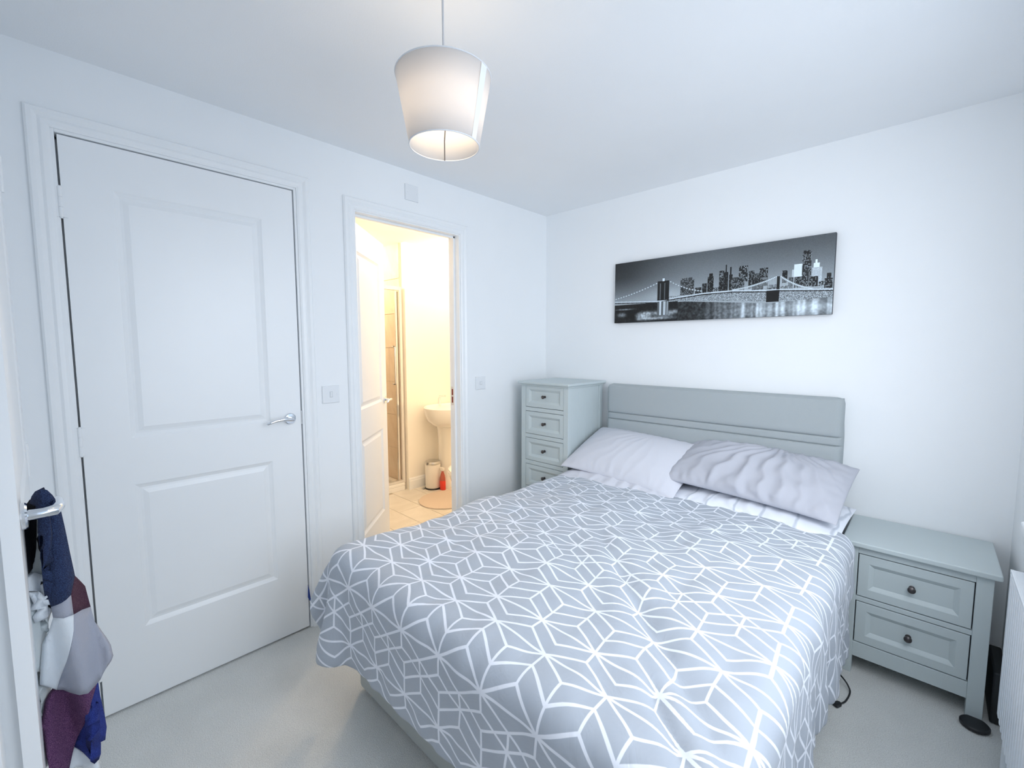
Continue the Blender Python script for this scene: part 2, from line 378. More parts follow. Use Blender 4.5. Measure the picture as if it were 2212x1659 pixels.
def lining(parent, y0, y1, ztop, t=.021, stop=None):
    mb = MB().box(-.1, 0.004, y0-t, y0, 0, ztop+t).box(-.1, .004, y1, y1+t, 0, ztop+t).box(-.1, .004, y0, y1, ztop, ztop+t)
    if stop:
        a, b = stop; s = .012
        mb.box(a, b, y0, y0+s, 0, ztop).box(a, b, y1-s, y1, 0, ztop).box(a, b, y0, y1, ztop-s, ztop)
    return mb.build('door_frame', M_gloss, parent, .0015, 1)

def lever(parent, base, out, along, length=.105, m=M_chrome, upv=(0, 0, 1), drop=.008, thick=1.0):
    """rose + neck + curved tapered lever; out = away from the door, along = lever direction"""
    base, out, along, upv = Vector(base), Vector(out), Vector(along), Vector(upv)
    mb = MB(); q = out.cross(upv)
    def ring_pts(r, h, n=24): return [base+out*h+(q*math.cos(2*PI*k/n)+upv*math.sin(2*PI*k/n))*r for k in range(n)]
    vs = []; fs = []; prof = [(.026, 0), (.026, .006), (.023, .009), (.012, .010)]; n = 24
    for r, h in prof: vs += ring_pts(r, h)
    for i in range(len(prof)-1):
        for k in range(n): fs.append((i*n+k, i*n+(k+1) % n, (i+1)*n+(k+1) % n, (i+1)*n+k))
    fs.append(tuple(range(3*n, 4*n)))
    hs = empty('door_handle', (0, 0, 0)); hs.parent = parent
    hs.matrix_basis = parent_inv(parent) if parent else Matrix.Identity(4)
    MB().add(vs, fs).build('rose', m, hs, smooth=True)
    pts = [base+out*.008, base+out*.03, base+out*.044+along*.004, base+out*.05+along*.018+upv*.003, base+out*.05+along*.045+upv*.006,
           base+out*.05+along*.075+upv*.003, base+out*.05+along*.098-upv*.003, base+out*.048+along*length-upv*drop, base+out*.047+along*(length+.004)-upv*(drop+.001)]
    MB().tube(pts, [.009*thick, .009*thick, .0095*thick, .009*thick, .008*thick, .0072*thick, .0065*thick, .005*thick, .001], 14).build('lever', m, hs, smooth=True)
    return hs

def hinge(parent, x, y, z, ax='x'):
    hh = .05
    mb = MB().tube([(x, y, z-hh), (x, y, z-hh+.032)], .0065, 12).tube([(x, y, z-hh+.034), (x, y, z+hh-.034)], .0065, 12).tube([(x, y, z+hh-.032), (x, y, z+hh)], .0065, 12)
    mb.tube([(x, y, z-hh-.004), (x, y, z+hh+.004)], .004, 8)
    mb.box(x-.007, x+.001, y-.014, y+.016, z-hh, z+hh)
    return mb.build('hinge', M_gloss, parent, smooth=True)

# door_1: closed two panel door, left of the photograph
d1 = empty('door_1', (0, -2.23, 0)); struct(d1, 'large closed white two-panel door with chrome lever', 'door')
mb = MB(); y0, y1 = -2.608, -1.852
panel_leaf(mb, y1-y0, .010, 2.115, [(.134, .622, .306, .874), (.134, .622, 1.055, 1.962)], .04, lambda a, b, h: (.001+h, y0+a, b))
o = mb.build('door_leaf', M_gloss, d1); weld(o)
lining(d1, -2.614, -1.846, 2.120, stop=(-.065, -.042))
box('door_shade_sheet', -.099, -.092, -2.60, -1.86, .0, 2.115, M_gap, d1)  # thin dark sheet, shade behind the closed leaf put into its colour
architrave(d1, -2.624, -1.836, 2.130)
for z in (1.777*1.064, .998*1.064, .21): hinge(d1, .0055, -2.612, z)
lever(d1, (.002, -1.903, 1.062), (1, 0, 0), (0, -1, 0), .112)
box('latch_plate', -.003, .0035, -1.8515, -1.8475, 1.03, 1.095, M_steel, d1)

# door_2: bathroom door, open inwards
d2 = empty('door_2', (-.09, -1.535, 0)); struct(d2, 'white bathroom door standing open into the bathroom', 'door')
ang = math.radians(90+43.7)      # direction of the leaf from its hinge
du = Vector((math.cos(ang), math.sin(ang), 0)); dn = Vector((-du.y, du.x, 0))*-1    # dn faces the bedroom/opening side
hp = Vector((-.088, -1.535, 0))
mb = MB(); panel_leaf(mb, .625, .012, 2.078, [(.105, .52, .300, .86), (.105, .52, 1.04, 1.93)], .036, lambda a, b, h: tuple(hp+du*a+dn*(h)+Vector((0, 0, b))))
o = mb.build('door_leaf', M_gloss, d2); weld(o)
hb = hp+du*.573+dn*.0
hs = lever(d2, hb+Vector((0, 0, 1.045))-dn*.036, -dn, -du, .1)
hs = lever(d2, hb+Vector((0, 0, 1.045)), dn, -du, .1)
lp = hp+du*.6253-dn*.018
mb = MB(); e = dn*.009
mb.add([lp-e+Vector((0, 0, .95)), lp+e+Vector((0, 0, .95)), lp+e+Vector((0, 0, 1.08)), lp-e+Vector((0, 0, 1.08)),
        lp-e+du*.002+Vector((0, 0, .95)), lp+e+du*.002+Vector((0, 0, .95)), lp+e+du*.002+Vector((0, 0, 1.08)), lp-e+du*.002+Vector((0, 0, 1.08))],
       [(0, 1, 2, 3), (4, 5, 6, 7), (0, 1, 5, 4), (1, 2, 6, 5), (2, 3, 7, 6), (3, 0, 4, 7)])
mb.build('latch_plate', M_steel, d2)
mb = MB().box(-.095, -.082, -1.541, -1.530, 1.86, 1.96); mb.build('hinge', M_steel, d2)
d3f = empty('door_3', (0, -1.2, 0)); struct(d3f, 'white moulded frame of the bathroom doorway', 'door frame')
lining(d3f, -1.545, -.864, 2.088, stop=(-.052, -.036))
architrave(d3f, -1.553, -.856, 2.096)
box('strike_plate', -.088, -.056, -.867, -.8632, 1.02, 1.14, M_steel, d3f)
box('strike_hole', -.080, -.066, -.8675, -.8668, 1.035, 1.075, mat('red_brown_hole', (.22, .03, .02), .6), d3f)
box('strike_hole', -.080, -.066, -.8675, -.8668, 1.085, 1.125, MATS['red_brown_hole'], d3f)

# door_4: entrance door seen edge-on at the left border
d4 = empty('door_4', (.2, -2.75, 0)); struct(d4, 'white entrance door seen edge-on at the left border', 'door')
hx, hy = .235, -2.768; ex, ey = 1.0, -2.7735
mb = MB(); tf4 = lambda a, b, h: (hx+a, -2.7300 - .006*(1-a/.765)+h, b)
panel_leaf(mb, .765, .010, 2.09, [(.13, .635, .306, .874), (.13, .635, 1.055, 1.95)], .024, tf4)
o = mb.build('door_leaf', M_gloss, d4); weld(o)
box('door_rebate', hx+.001, .984, -2.7755, -2.7545, .01, 2.09, M_gloss, d4)
struct(box('trim_1', 1.0, 1.06, YN+.0005, YN+.008, 0, 2.15, M_gloss, None, .002), 'narrow white trim on the wall behind the entrance door edge', 'trim')
lever(d4, (.938, -2.730, 1.075), (0, 1, 0), (-1, 0, 0), .11, thick=1.15, drop=.003)
for z in (1.89, 1.06): 
    MB().tube([(hx-.006, -2.738, z-.05), (hx-.006, -2.738, z+.05)], .007, 12).box(hx-.02, hx+.03, -2.7425, -2.7395, z-.05, z-.02).box(hx-.02, hx+.03, -2.7425, -2.7395, z+.02, z+.05).build('hinge', M_gloss, d4)
# ------------------------------------------------------------------ wall plates
def plate(name, y, z, s, label, cat, rocker=None, fused=False):
    e = empty(name, (0, y, z-s/2)); tag(e, label, cat)
    MB().rings((y-s/2, y+s/2, z-s/2, z+s/2), [(0, .0005), (0, .006), (.002, .0085), (.004, .009)], lambda a, b, h: (h, a, b)).build('face_plate', M_plastic, e)
    if rocker:
        a, b = rocker
        MB().rings((y-a/2, y+a/2, z-b/2, z+b/2), [(0, .009), (.0005, .0115), (.002, .0125)], lambda p, q, h: (h-.0006+(q-z)*.06, p, q)).build('rocker_switch', M_plastic, e)
        MB().rings((y-a/2-.002, y+a/2+.002, z-b/2-.002, z+b/2+.002), [(0, .0088), (.0002, .0093), (.002, .0093)], lambda p, q, h: (h, p, q)).build('rocker_surround', mat('grey_plastic', (.55, .58, .61), .5), e)
    for dy in (-.03, .03):
        MB().lathe([(.0028, 0), (.0028, .0012), (.002, .0016)], (.0088, y+dy, z), 12, axis='x').build('screw_cap', M_plastic, e)
    return e
plate('light_switch', -1.7045, 1.1615, .086, 'square white light switch between the two doorways', 'switch', (.011, .026))
plate('fan_isolator', -.690, 1.158, .086, 'square white switch right of the bathroom doorway', 'switch', (.018, .018))
plate('blank_plate', -1.2035, 2.261, .086, 'square white blank plate on the wall above the bathroom doorway', 'wall plate', None)

# ------------------------------------------------------------------ canvas picture
def canvas_pixels(w_=720, h_=234):
    X, Y = np.meshgrid((np.arange(w_)+.5)/w_, (np.arange(h_)+.5)/h_)     # Y up
    r = np.random.default_rng(3)
    def blur(a, k):
        for _ in range(2):
            c = np.cumsum(np.pad(a, ((k, k), (0, 0)), 'edge'), 0); a = (c[2*k-0:]-np.vstack([np.zeros((1, a.shape[1])), c[:-2*k-1]]))/(2*k+1) if False else np.apply_along_axis(lambda v: np.convolve(np.pad(v, k, 'edge'), np.ones(2*k+1)/(2*k+1), 'valid'), 0, a)
            a = np.apply_along_axis(lambda v: np.convolve(np.pad(v, k, 'edge'), np.ones(2*k+1)/(2*k+1), 'valid'), 1, a)
        return a
    g = .29+.33*np.clip(1-(Y-.38)/.62, 0, 1)**1.3
    g *= 1-.55*np.exp(-((X/.22)**2))*np.clip((Y-.25)*2, 0, 1)
    g += .10*np.exp(-(((X-.30)/.10)**2+((Y-.42)/.12)**2))
    g += .05*np.exp(-(((X-.5)/.2)**2+((Y-.9)/.3)**2))
    img = g.copy()
    def rect(x0, x1, y0, y1, v, win=.35, wv=.62, cell=(3, 4)):
        i0, i1 = int(x0*w_), max(int(x1*w_), int(x0*w_)+1); j0, j1 = int(y0*h_), int(y1*h_)
        blk = np.full((max(j1-j0, 1), i1-i0), v); 
        ny, nx = blk.shape; cy, cx = cell[1], cell[0]
        on = r.random((ny//cy+1, nx//cx+1)) < win
        wn = np.kron(on, np.ones((cy, cx)))[:ny, :nx]*wv*r.uniform(.4, 1, (ny, nx))
        m_ = (np.arange(ny)[:, None] % cy < cy-1)*(np.arange(nx)[None] % cx < max(cx-1, 1))
        img[j0:j1, i0:i1] = np.maximum(blk, wn*m_)[:j1-j0]
    # distant faint and lit towers
    rect(.861, .890, .38, .665, .92, 0); rect(.853, .861, .38, .60, .75, 0); rect(.926, .960, .38, .60, .72, .5, 1); rect(.930, .950, .6, .655, .95, 0); rect(.935, .943, .65, .70, .98, 0)
    for a in ((.371, .440, .36, .615, .16, .5, .7), (.378, .43, .6, .645, .22, .3, .8), (.445, .475, .36, .48, .08, .3, .5), (.478, .500, .36, .53, .07, .3, .5), (.504, .531, .38, .62, .05, .25, .5), (.510, .527, .6, .668, .05, .2, .4),
              (.556, .578, .38, .69, .06, .25, .6), (.560, .574, .6, .66, .10, .9, .9), (.578, .596, .38, .665, .07, .2, .4), (.584, .590, .66, .765, .05, 0, 0), (.600, .616, .38, .62, .06, .25, .5), (.604, .611, .6, .73, .06, 0, 0),
              (.612, .668, .38, .575, .13, .5, .7), (.643, .680, .5, .725, .10, .35, .9), (.684, .708, .40, .645, .08, .35, .7), (.706, .730, .42, .60, .14, .35, .6), (.729, .762, .42, .665, .10, .4, .8), (.700, .745, .38, .50, .05, .3, .5),
              (.817, .837, .44, .60, .04, .2, .6), (.842, .860, .36, .50, .22, .3, .6), (.862, .892, .36, .50, .10, .5, .7), (.889, .921, .37, .80, .12, .45, .75), (.893, .918, .78, .825, .06, .2, .5), (.922, .948, .36, .49, .07, .4, .8), (.950, .972, .36, .42, .12, .6, .9),
              (.970, .998, .30, .45, .08, .45, .7), (.977, .992, .44, .515, .08, .2, .5), (.531, .556, .37, .46, .25, .6, .9), (.76, .80, .37, .43, .2, .5, .8), (.80, .86, .34, .40, .18, .5, .9)): rect(*a)
    hl = Y.copy()
    # far shore, lights
    sh = (Y < .385-.06*np.clip((X-.6)/.4, 0, 1)) & (Y > .30-.10*np.clip((X-.40)/.4, 0, 1)) & (X > .30)
    img[sh] = .22+.75*(r.random(sh.sum())**1.6)
    # water
    wl = .285-.10*np.clip((X-.40)/.35, 0, 1)+.03*np.clip((X-.8)/.2, 0, 1)
    wt = (Y < wl)
    st = blur(r.random((h_, w_)), 2); st = (st-st.min())/(st.max()-st.min())
    col = blur(np.tile(r.random((1, w_)), (h_, 1)), 3); col = (col-col.min())/(col.max()-col.min())
    wv = .10+.50*np.clip(col*1.3-.25, 0, 1)*np.clip((X-.42)/.25, 0, 1)+.35*(st-.45)+.28*np.clip((X-.5)/.4, 0, 1)*np.clip(1-np.abs(Y-.10)/.12, 0, 1)
    wv = wv+.22*np.clip((X-.45)/.3, 0, 1); img = np.where(wt, np.clip(wv, .03, .95), img)
    # dark near bank left and lit base of the tower
    lb = (Y < .30) & (X < .36); nz = blur(r.random((h_, w_)), 2); nz = (nz-nz.min())/(nz.max()-nz.min())
    img = np.where(lb, .03+.25*np.clip(nz-.45, 0, 1), img)
    for (cx, cy, sx, sy, a) in ((.05, .13, .03, .035, .6), (.06, .22, .05, .012, .55), (.17, .09, .05, .05, .75), (.20, .14, .06, .03, .5), (.29, .12, .045, .05, .85), (.24, .05, .10, .022, .6), (.35, .14, .03, .03, .5), (.12, .06, .02, .03, -.3), (.10, .13, .04, .05, -.35)):
        img += a*np.exp(-(((X-cx)/sx)**2+((Y-cy)/sy)**2))*(.35+.9*nz)*lb
    # bridge: deck, cables, towers
    def seg(x0, y0, x1, y1, t, v):
        d = np.abs(Y-(y0+(y1-y0)*(X-x0)/(x1-x0)))*h_; m_ = (X >= x0) & (X <= x1) & (d < t); img[m_] = v
    dk = [(0, .355), (.256, .315), (.32, .345), (.478, .385), (.616, .388), (.757, .355), (.805, .357), (.95, .318), (1, .31)]
    for a, b in zip(dk[:-1], dk[1:]): seg(a[0], a[1], b[0], b[1], 2.2, .82); seg(a[0], a[1]-.018, b[0], b[1]-.018, 1.6, .08)
    def cable(x0, y0, x1, y1, sag, n, t, v, hang=True, deck=.36):
        xx = np.clip((X-x0)/(x1-x0), 0, 1); yc = y0+(y1-y0)*xx-sag*4*xx*(1-xx)
        m_ = (X >= x0) & (X <= x1); img[m_ & (np.abs(Y-yc)*h_ < t)] = v*.6
        for k in range(n):
            q = (k+.5)/n; px_ = x0+(x1-x0)*q; py_ = y0+(y1-y0)*q-sag*4*q*(1-q)
            d2 = ((X-px_)*w_)**2+((Y-py_)*h_)**2; img[:] = np.maximum(img, np.exp(-d2/9)*v*1.1)
        return yc, m_
    cable(0, .40, .252, .61, .018, 16, .8, 1.0); cable(.313, .62, .48, .42, .03, 12, .8, .95)
    yc, m_ = cable(.616, .40, .797, .53, .025, 30, .8, .9); img[m_ & (Y < yc) & (Y > .385) & ((X*w_).astype(int) % 4 == 0)] = .8
    yc, m_ = cable(.81, .53, .93, .335, .03, 24, .8, .9); img[m_ & (Y < yc) & (Y > .34) & ((X*w_).astype(int) % 4 == 0)] = .8
    def R_(x0, x1, y0, y1, v): img[(X >= x0) & (X <= x1) & (Y >= y0) & (Y <= y1)] = v
    R_(.250, .313, .33, .632, .07); R_(.262, .268, .34, .60, .35); R_(.286, .291, .34, .60, .30); R_(.276, .288, .63, .67, .9)
    R_(.252, .312, .09, .31, .32); R_(.262, .272, .10, .31, .85); R_(.284, .296, .10, .31, .75); R_(.302, .308, .1, .31, .6)
    R_(.797, .808, .36, .53, .06); R_(.759, .808, .195, .352, .03)
    img[:] += r.normal(0, .018, img.shape)
    img = np.clip(img, .012, 1)
    rgb = np.stack([img*.93, img*1.0, img*1.05], -1)
    return np.clip(rgb, 0, 1)

def make_canvas():
    x0, x1, z0, z1 = .617, 1.814, 1.556, 1.945
    e = empty('canvas_picture', ((x0+x1)/2, -.03, z0)); tag(e, 'long black and white canvas of a bridge and city skyline above the headboard', 'picture')
    edge = mat('black_canvas_edge', (.03, .035, .045), .8)
    mb = MB().box(x0, x1, -.028, -.002, z0, z1); mb.build('stretched_edge', edge, e)
    w_, h_ = 720, 234; px = canvas_pixels(w_, h_)
    xs = np.linspace(x0, x1, w_+1); zs = np.linspace(z0, z1, h_+1)
    V = np.stack([np.tile(xs, h_+1), np.full((w_+1)*(h_+1), -.0285), np.repeat(zs, w_+1)], 1)
    iv = parent_inv(e); V = V + np.array(iv.translation)
    i, j = np.meshgrid(np.arange(w_), np.arange(h_)); a = (j*(w_+1)+i).ravel(); F = np.stack([a, a+1, a+w_+2, a+w_+1], 1)
    me = bpy.data.meshes.new('printed_canvas'); me.vertices.add(len(V)); me.vertices.foreach_set('co', V.ravel())
    me.loops.add(F.size); me.loops.foreach_set('vertex_index', F.ravel()); me.polygons.add(len(F)); me.polygons.foreach_set('loop_start', np.arange(len(F))*4)
    me.update(calc_edges=True)
    ca = me.color_attributes.new('print', 'FLOAT_COLOR', 'CORNER'); c = np.ones((len(F), 4, 4), np.float32); c[:, :, :3] = (px.reshape(-1, 3)**1.9)[:, None, :]; ca.data.foreach_set('color', c.ravel())
    m = bpy.data.materials.new('canvas_print'); m.use_nodes = True; b = m.node_tree.nodes['Principled BSDF']; b.inputs['Roughness'].default_value = .6
    n = m.node_tree.nodes.new('ShaderNodeVertexColor'); n.layer_name = 'print'; m.node_tree.links.new(n.outputs[0], b.inputs['Base Color'])
    me.materials.append(m); o = bpy.data.objects.new('printed_canvas', me); COL.objects.link(o); o.parent = e
make_canvas()

# ------------------------------------------------------------------ pendant lamp
LX, LY = 1.169, -1.880
pl = empty('pendant_lamp', (LX, LY, H)); tag(pl, 'white tapered drum pendant lampshade hanging from the ceiling, lit', 'lamp')
MB().lathe([(.036, H-.001), (.036, H-.010), (.03, H-.016), (.010, H-.020)], (LX, LY, 0), 28).build('ceiling_rose', M_plastic, pl, smooth=True)
ZT, ZB = 2.133, 1.952
MB().tube([(LX, LY, H-.018), (LX, LY, ZT-.02)], .0028, 8).build('cord', mat('grey_flex', (.52, .54, .58), .6), pl)
RT, RB = .1295, .0960
mb = MB(); n = 72
vs = []; fs = []
for k in range(n):
    a = 2*PI*k/n; vs += [(LX+RT*math.cos(a), LY+RT*math.sin(a), ZT), (LX+RB*math.cos(a), LY+RB*math.sin(a), ZB)]
for k in range(n): fs.append((2*k, 2*k+1, 2*((k+1) % n)+1, 2*((k+1) % n)))
o = MB().add(vs, fs).build('lamp_shade', M_shade, pl, smooth=True)
s = o.modifiers.new('thick', 'SOLIDIFY'); s.thickness = .0012
for (r, z) in ((RT, ZT), (RB, ZB)):
    MB().tube([(LX+r*math.cos(a), LY+r*math.sin(a), z) for a in [2*PI*k/72 for k in range(73)]], .0018, 8, False).build('shade_ring', mat('white_wire', (.72, .74, .77), .5), pl, smooth=True)
# overlapping seam strip of the shade, on the side towards the window
sa = math.radians(10); mb = MB(); vs = []
for t in (0, 1):
    a = sa+t*.20
    vs += [(LX+(RT+.0014)*math.cos(a), LY+(RT+.0012)*math.sin(a), ZT-.002), (LX+(RB+.0012)*math.cos(a), LY+(RB+.0012)*math.sin(a), ZB+.002)]
MB().add(vs, [(0, 1, 3, 2)]).build('shade_seam', mat('shade_tape', (.80, .82, .85), .8), pl)
mb = MB()
for k in range(3):
    a = 2*PI*k/3+.4; mb.tube([(LX+.02*math.cos(a), LY+.02*math.sin(a), ZT-.035), (LX+RT*math.cos(a), LY+RT*math.sin(a), ZT-.001)], .0014, 6)
mb.tube([(LX+.02*math.cos(2*PI*k/24), LY+.02*math.sin(2*PI*k/24), ZT-.035) for k in range(25)], .0014, 6, False); mb.build('shade_carrier', MATS['white_wire'], pl)
MB().lathe([(.012, ZT-.02), (.017, ZT-.03), (.018, ZT-.060), (.014, ZT-.065)], (LX, LY, 0), 20).build('bulb_holder', M_plastic, pl, smooth=True)
MB().lathe([(.012, ZT-.065), (.014, ZT-.072), (.020, ZT-.085), (.0235, ZT-.098), (.021, ZT-.112), (.013, ZT-.120), (.003, ZT-.123)], (LX, LY, 0), 24).build('bulb', emit_mat('warm_bulb', (1, .80, .55), 3), pl, smooth=True)
lo = point('pendant_lamp_light', (0, 0, ZT-.075-H), 3.0, (1, .78, .52), .03); lo.parent = pl
ux, uy = -.787, .617
MB().tube([(LX+.004, LY, ZB+.045), (LX+ux*.03, LY+uy*.03, ZB+.028), (LX+ux*.06, LY+uy*.06, ZB+.012), (LX+ux*(RB-.001), LY+uy*(RB-.001), ZB+.001)], .0016, 6).build('support_wire', mat('brown_wire', (.25, .2, .17), .6), pl)

# ------------------------------------------------------------------ grey furniture
def raised_frame_drawer(parent, x0, x1, z0, z1, yf, knob=True, kr=.013, wide=.034):
    """inset drawer with a bevelled sunk panel facing -y"""
    yb = yf+.018
    MB().rings((x0, x1, z0, z1), [(0, -.018), (0, 0), (.0015, .0012), (wide, .0012), (wide+.004, -.001), (wide+.017, -.010), (wide+.019, -.0095)], lambda a, b, h: (a, yf-h, b)).build('drawer', M_grey, parent)
    dr = [c for c in parent.children if c.name.startswith('drawer')][-1]
    if knob:
        cx, cz = (x0+x1)/2, (z0+z1)/2
        MB().lathe([(kr*.75, -.0), (kr*.75, .002), (kr*.35, .004), (kr*.33, .012), (kr*.8, .016), (kr, .021), (kr*.95, .026), (kr*.5, .030), (.001, .031)], (cx, yf+.0095, cz), 24, axis='-y').build('knob', M_knob, dr, smooth=True)
    return dr

def bedside():
    x0, x1, yf, zt = 1.958, 2.392, -.372, .585
    e = empty('bedside_cabinet', ((x0+x1)/2, yf/2, 0)); tag(e, 'low grey painted two-drawer bedside cabinet right of the bed', 'cabinet')
    px = .045
    for xa in (x0, x1-px):
        for ya in (yf, -.025-px): box('leg', xa, xa+px, ya, ya+px, 0, zt-.024, M_grey, e, .002)
    for a_, b_ in ((.532, zt-.024), (.326, .345), (.078, .142)): box('rail', x0+px, x1-px, yf+.002, yf+.02, a_, b_, M_grey, e, .001, 1)
    mb = MB().box(x0+.006, x0+.02, yf+px, -.07, .078, zt-.024).box(x1-.02, x1-.006, yf+px, -.07, .078, zt-.024).box(x0+px, x1-px, -.05, -.04, .078, zt-.024).box(x0+.02, x1-.02, yf+.03, -.05, .085, .097)
    mb.build('carcass', M_grey, e)
    box('gap_shade_sheet', x0+px-.004, x1-px+.004, yf+.021, yf+.024, .10, .56, M_gap, e)  # dark sheet behind the drawers paints the shade in their gaps
    MB().box(x0-.012, x1+.018, yf-.022, -.008, zt-.022, zt).build('top', M_grey, e, .005, 3)
    for z0, z1 in ((.348, .529), (.145, .323)): raised_frame_drawer(e, x0+px+.0035, x1-px-.0035, z0+.001, z1-.001, yf+.004)
bedside()

def tallboy():
    x0, x1, yf, zt = .132, .532, -.425, 1.165
    e = empty('chest_of_drawers', ((x0+x1)/2, yf/2, 0)); tag(e, 'tall narrow grey painted chest of drawers in the corner left of the bed', 'chest of drawers')
    px = .038
    for xa in (x0, x1-px):
        for ya in (yf, -.025-px): box('leg', xa, xa+px, ya, ya+px, 0, zt-.028, M_grey, e, .002)
    zs = [(.988+.004, 1.140), (.808, .960), (.624, .776), (.440, .592), (.256, .408), (.10, .224)]
    prev = zt-.028
    for z0, z1 in zs+[(0, .057)]: box('rail', x0+px, x1-px, yf+.002, yf+.02, z1+.003, prev, M_grey, e, .001, 1); prev = z0-.003
    box('gap_shade_sheet', x0+px-.004, x1-px+.004, yf+.021, yf+.024, .08, zt-.04, M_gap, e)  # same dark sheet, shade of the drawer gaps as colour
    for (a, b) in ((x0+.006, x0+.018), (x1-.018, x1-.006)): box('side_panel', a, b, yf+px, -.065, .06, zt-.028, M_grey, e)
    mb = MB()
    for k in range(1, 4):
        y = yf+px+k*(.322/4); mb.box(x1-.0065, x1-.0052, y-.0012, y+.0012, .1, zt-.06)
    mb.build('side_beading', M_grey, e)
    box('back_panel', x0+px, x1-px, -.05, -.042, .06, zt-.028, M_grey, e)
    MB().box(x0-.004, x1+.004, yf-.006, -.02, zt-.03, zt-.018).build('cornice', M_grey, e, .003)
    MB().box(x0-.018, x1+.018, yf-.022, -.008, zt-.018, zt).build('top', M_grey, e, .006, 3)
    for z0, z1 in zs: raised_frame_drawer(e, x0+px+.002, x1-px-.002, z0, z1, yf+.003, kr=.012, wide=.026)
tallboy()

# ------------------------------------------------------------------ bed
BX0, BX1, BY0, BY1 = .556, 1.925, -1.876, -.135
bed = empty('double_bed', ((BX0+BX1)/2, (BY0+BY1)/2, 0)); tag(bed, 'double divan bed with grey channelled fabric headboard', 'bed')
box('divan_base', BX0, BX1, BY0, BY1, .012, .34, M_base, bed, .018, 3)
box('mattress', BX0+.004, BX1-.004, BY0+.004, BY1, .342, .592, M_matt, bed, .05, 5)
for xa in (BX0+.12, BX1-.12):
    for ya in (BY0+.12, BY1-.12): MB().lathe([(.025, 0), (.025, .01), (.02, .013)], (xa, ya, 0), 16).build('glide', M_black, bed)
def headboard():
    hb_ = empty('headboard', (0, 0, 0)); hb_.parent = bed; hb_.matrix_basis = parent_inv(bed)
    x0, x1, yb, d = .606, 1.893, -.020, .085
    def pad(z0, z1, dep, name='padded_channel'):
        nx, nz = 40, 12; vs = []; fs = []
        def sr(t, r, L): 
            return 0
        for j in range(nz+1):
            for i in range(nx+1):
                s_ = i/nx; t_ = j/nz
                s_ = .5-.5*math.cos(PI*s_); t_ = .5-.5*math.cos(PI*t_)
                x = x0+(x1-x0)*s_; z = z0+(z1-z0)*t_
                ex = min(x-x0, x1-x)/.028; ez = min(z-z0, z1-z)/.011
                k = (1-max(0, 1-ex)**2.4)**.5*(1-(1.0 if z > 1.1 else .30)*max(0, 1-ez)**2.4)**.5
                if z1 > 1.1 and z > z1-.03:
                    xc, sgn = (x0+.03, -1) if x < x0+.03 else ((x1-.03, 1) if x > x1-.03 else (None, 0))
                    if xc is not None:
                        a_, b_ = abs(x-xc)/.03, (z-z1+.03)/.03; q_ = max(a_, b_)/max(math.hypot(a_, b_), 1e-6)
                        x, z = xc+sgn*a_*q_*.03, z1-.03+b_*q_*.03
                vs.append((x, yb-.03-(dep-.03)*k, z))
        for j in range(nz):
            for i in range(nx): a = j*(nx+1)+i; fs.append((a, a+1, a+nx+2, a+nx+1))
        b = len(vs); q0 = .009 if z1 > 1.1 else 0; vs += [(x0, yb, z0), (x1, yb, z0), (x1-q0, yb, z1-q0), (x0+q0, yb, z1-q0)]
        bot = list(range(0, nx+1)); top = list(range(nz*(nx+1), (nz+1)*(nx+1))); lf = [j*(nx+1) for j in range(nz+1)]; rg = [j*(nx+1)+nx for j in range(nz+1)]
        fs.append(tuple(bot[::-1]+[b, b+1])); fs.append(tuple(top+[b+2, b+3])); fs.append(tuple(lf+[b+3, b])); fs.append(tuple(rg[::-1]+[b+1, b+2])); fs.append((b, b+1, b+2, b+3))
        return MB().add(vs, fs).build(name, M_head, hb_, smooth=True)
    pad(.9645, 1.153, d); pad(.921, .9640, d-.006); pad(.66, .9205, d); pad(.36, .6595, d)
    box('headboard_back', x0+.01, x1-.01, yb, yb+.018, .36, 1.145, M_head, hb_)
headboard()

# ------------------------------------------------------------------ cloth relaxation (position based, numpy)
def relax(P, Rst, pairs, k=1.0):
    """P (..., ny, nx, 3); pairs = list of (di, dj, rest, stiffness)"""
    for di, dj, rest, st in pairs:
        ny, nx = P.shape[-3], P.shape[-2]
        if di == 0 or (di == 1):
            for par in (0, 1):
                if di == 0 and dj == 1:
                    A = P[..., :, par:nx-1:2, :]; B = P[..., :, par+1:nx:2, :]
                elif di == 1 and dj == 0:
                    A = P[..., par:ny-1:2, :, :]; B = P[..., par+1:ny:2, :, :]
                elif di == 1 and dj == 1:
                    A = P[..., par:ny-1:2, :nx-1, :]; B = P[..., par+1:ny:2, 1:, :]
                elif di == 1 and dj == -1:
                    A = P[..., par:ny-1:2, 1:, :]; B = P[..., par+1:ny:2, :nx-1, :]
                else: break
                rs = rest if not isinstance(rest, np.ndarray) else (rest[:, par::2] if di == 0 else rest[par::2])
                d = B-A; L = np.sqrt((d*d).sum(-1, keepdims=True))+1e-9
                c = d*((L-rs)/L*.5*st); A += c; B -= c
            if di == 0 and dj == 1 or di == 1: continue
        # long range (bending) as damped Jacobi
        if di == 0: A = P[..., :, :nx-dj, :]; B = P[..., :, dj:, :]
        else: A = P[..., :ny-di, :, :]; B = P[..., di:, :, :]
        d = B-A; L = np.sqrt((d*d).sum(-1, keepdims=True))+1e-9
        c = d*((L-rest)/L*.25*st); A += c; B -= c

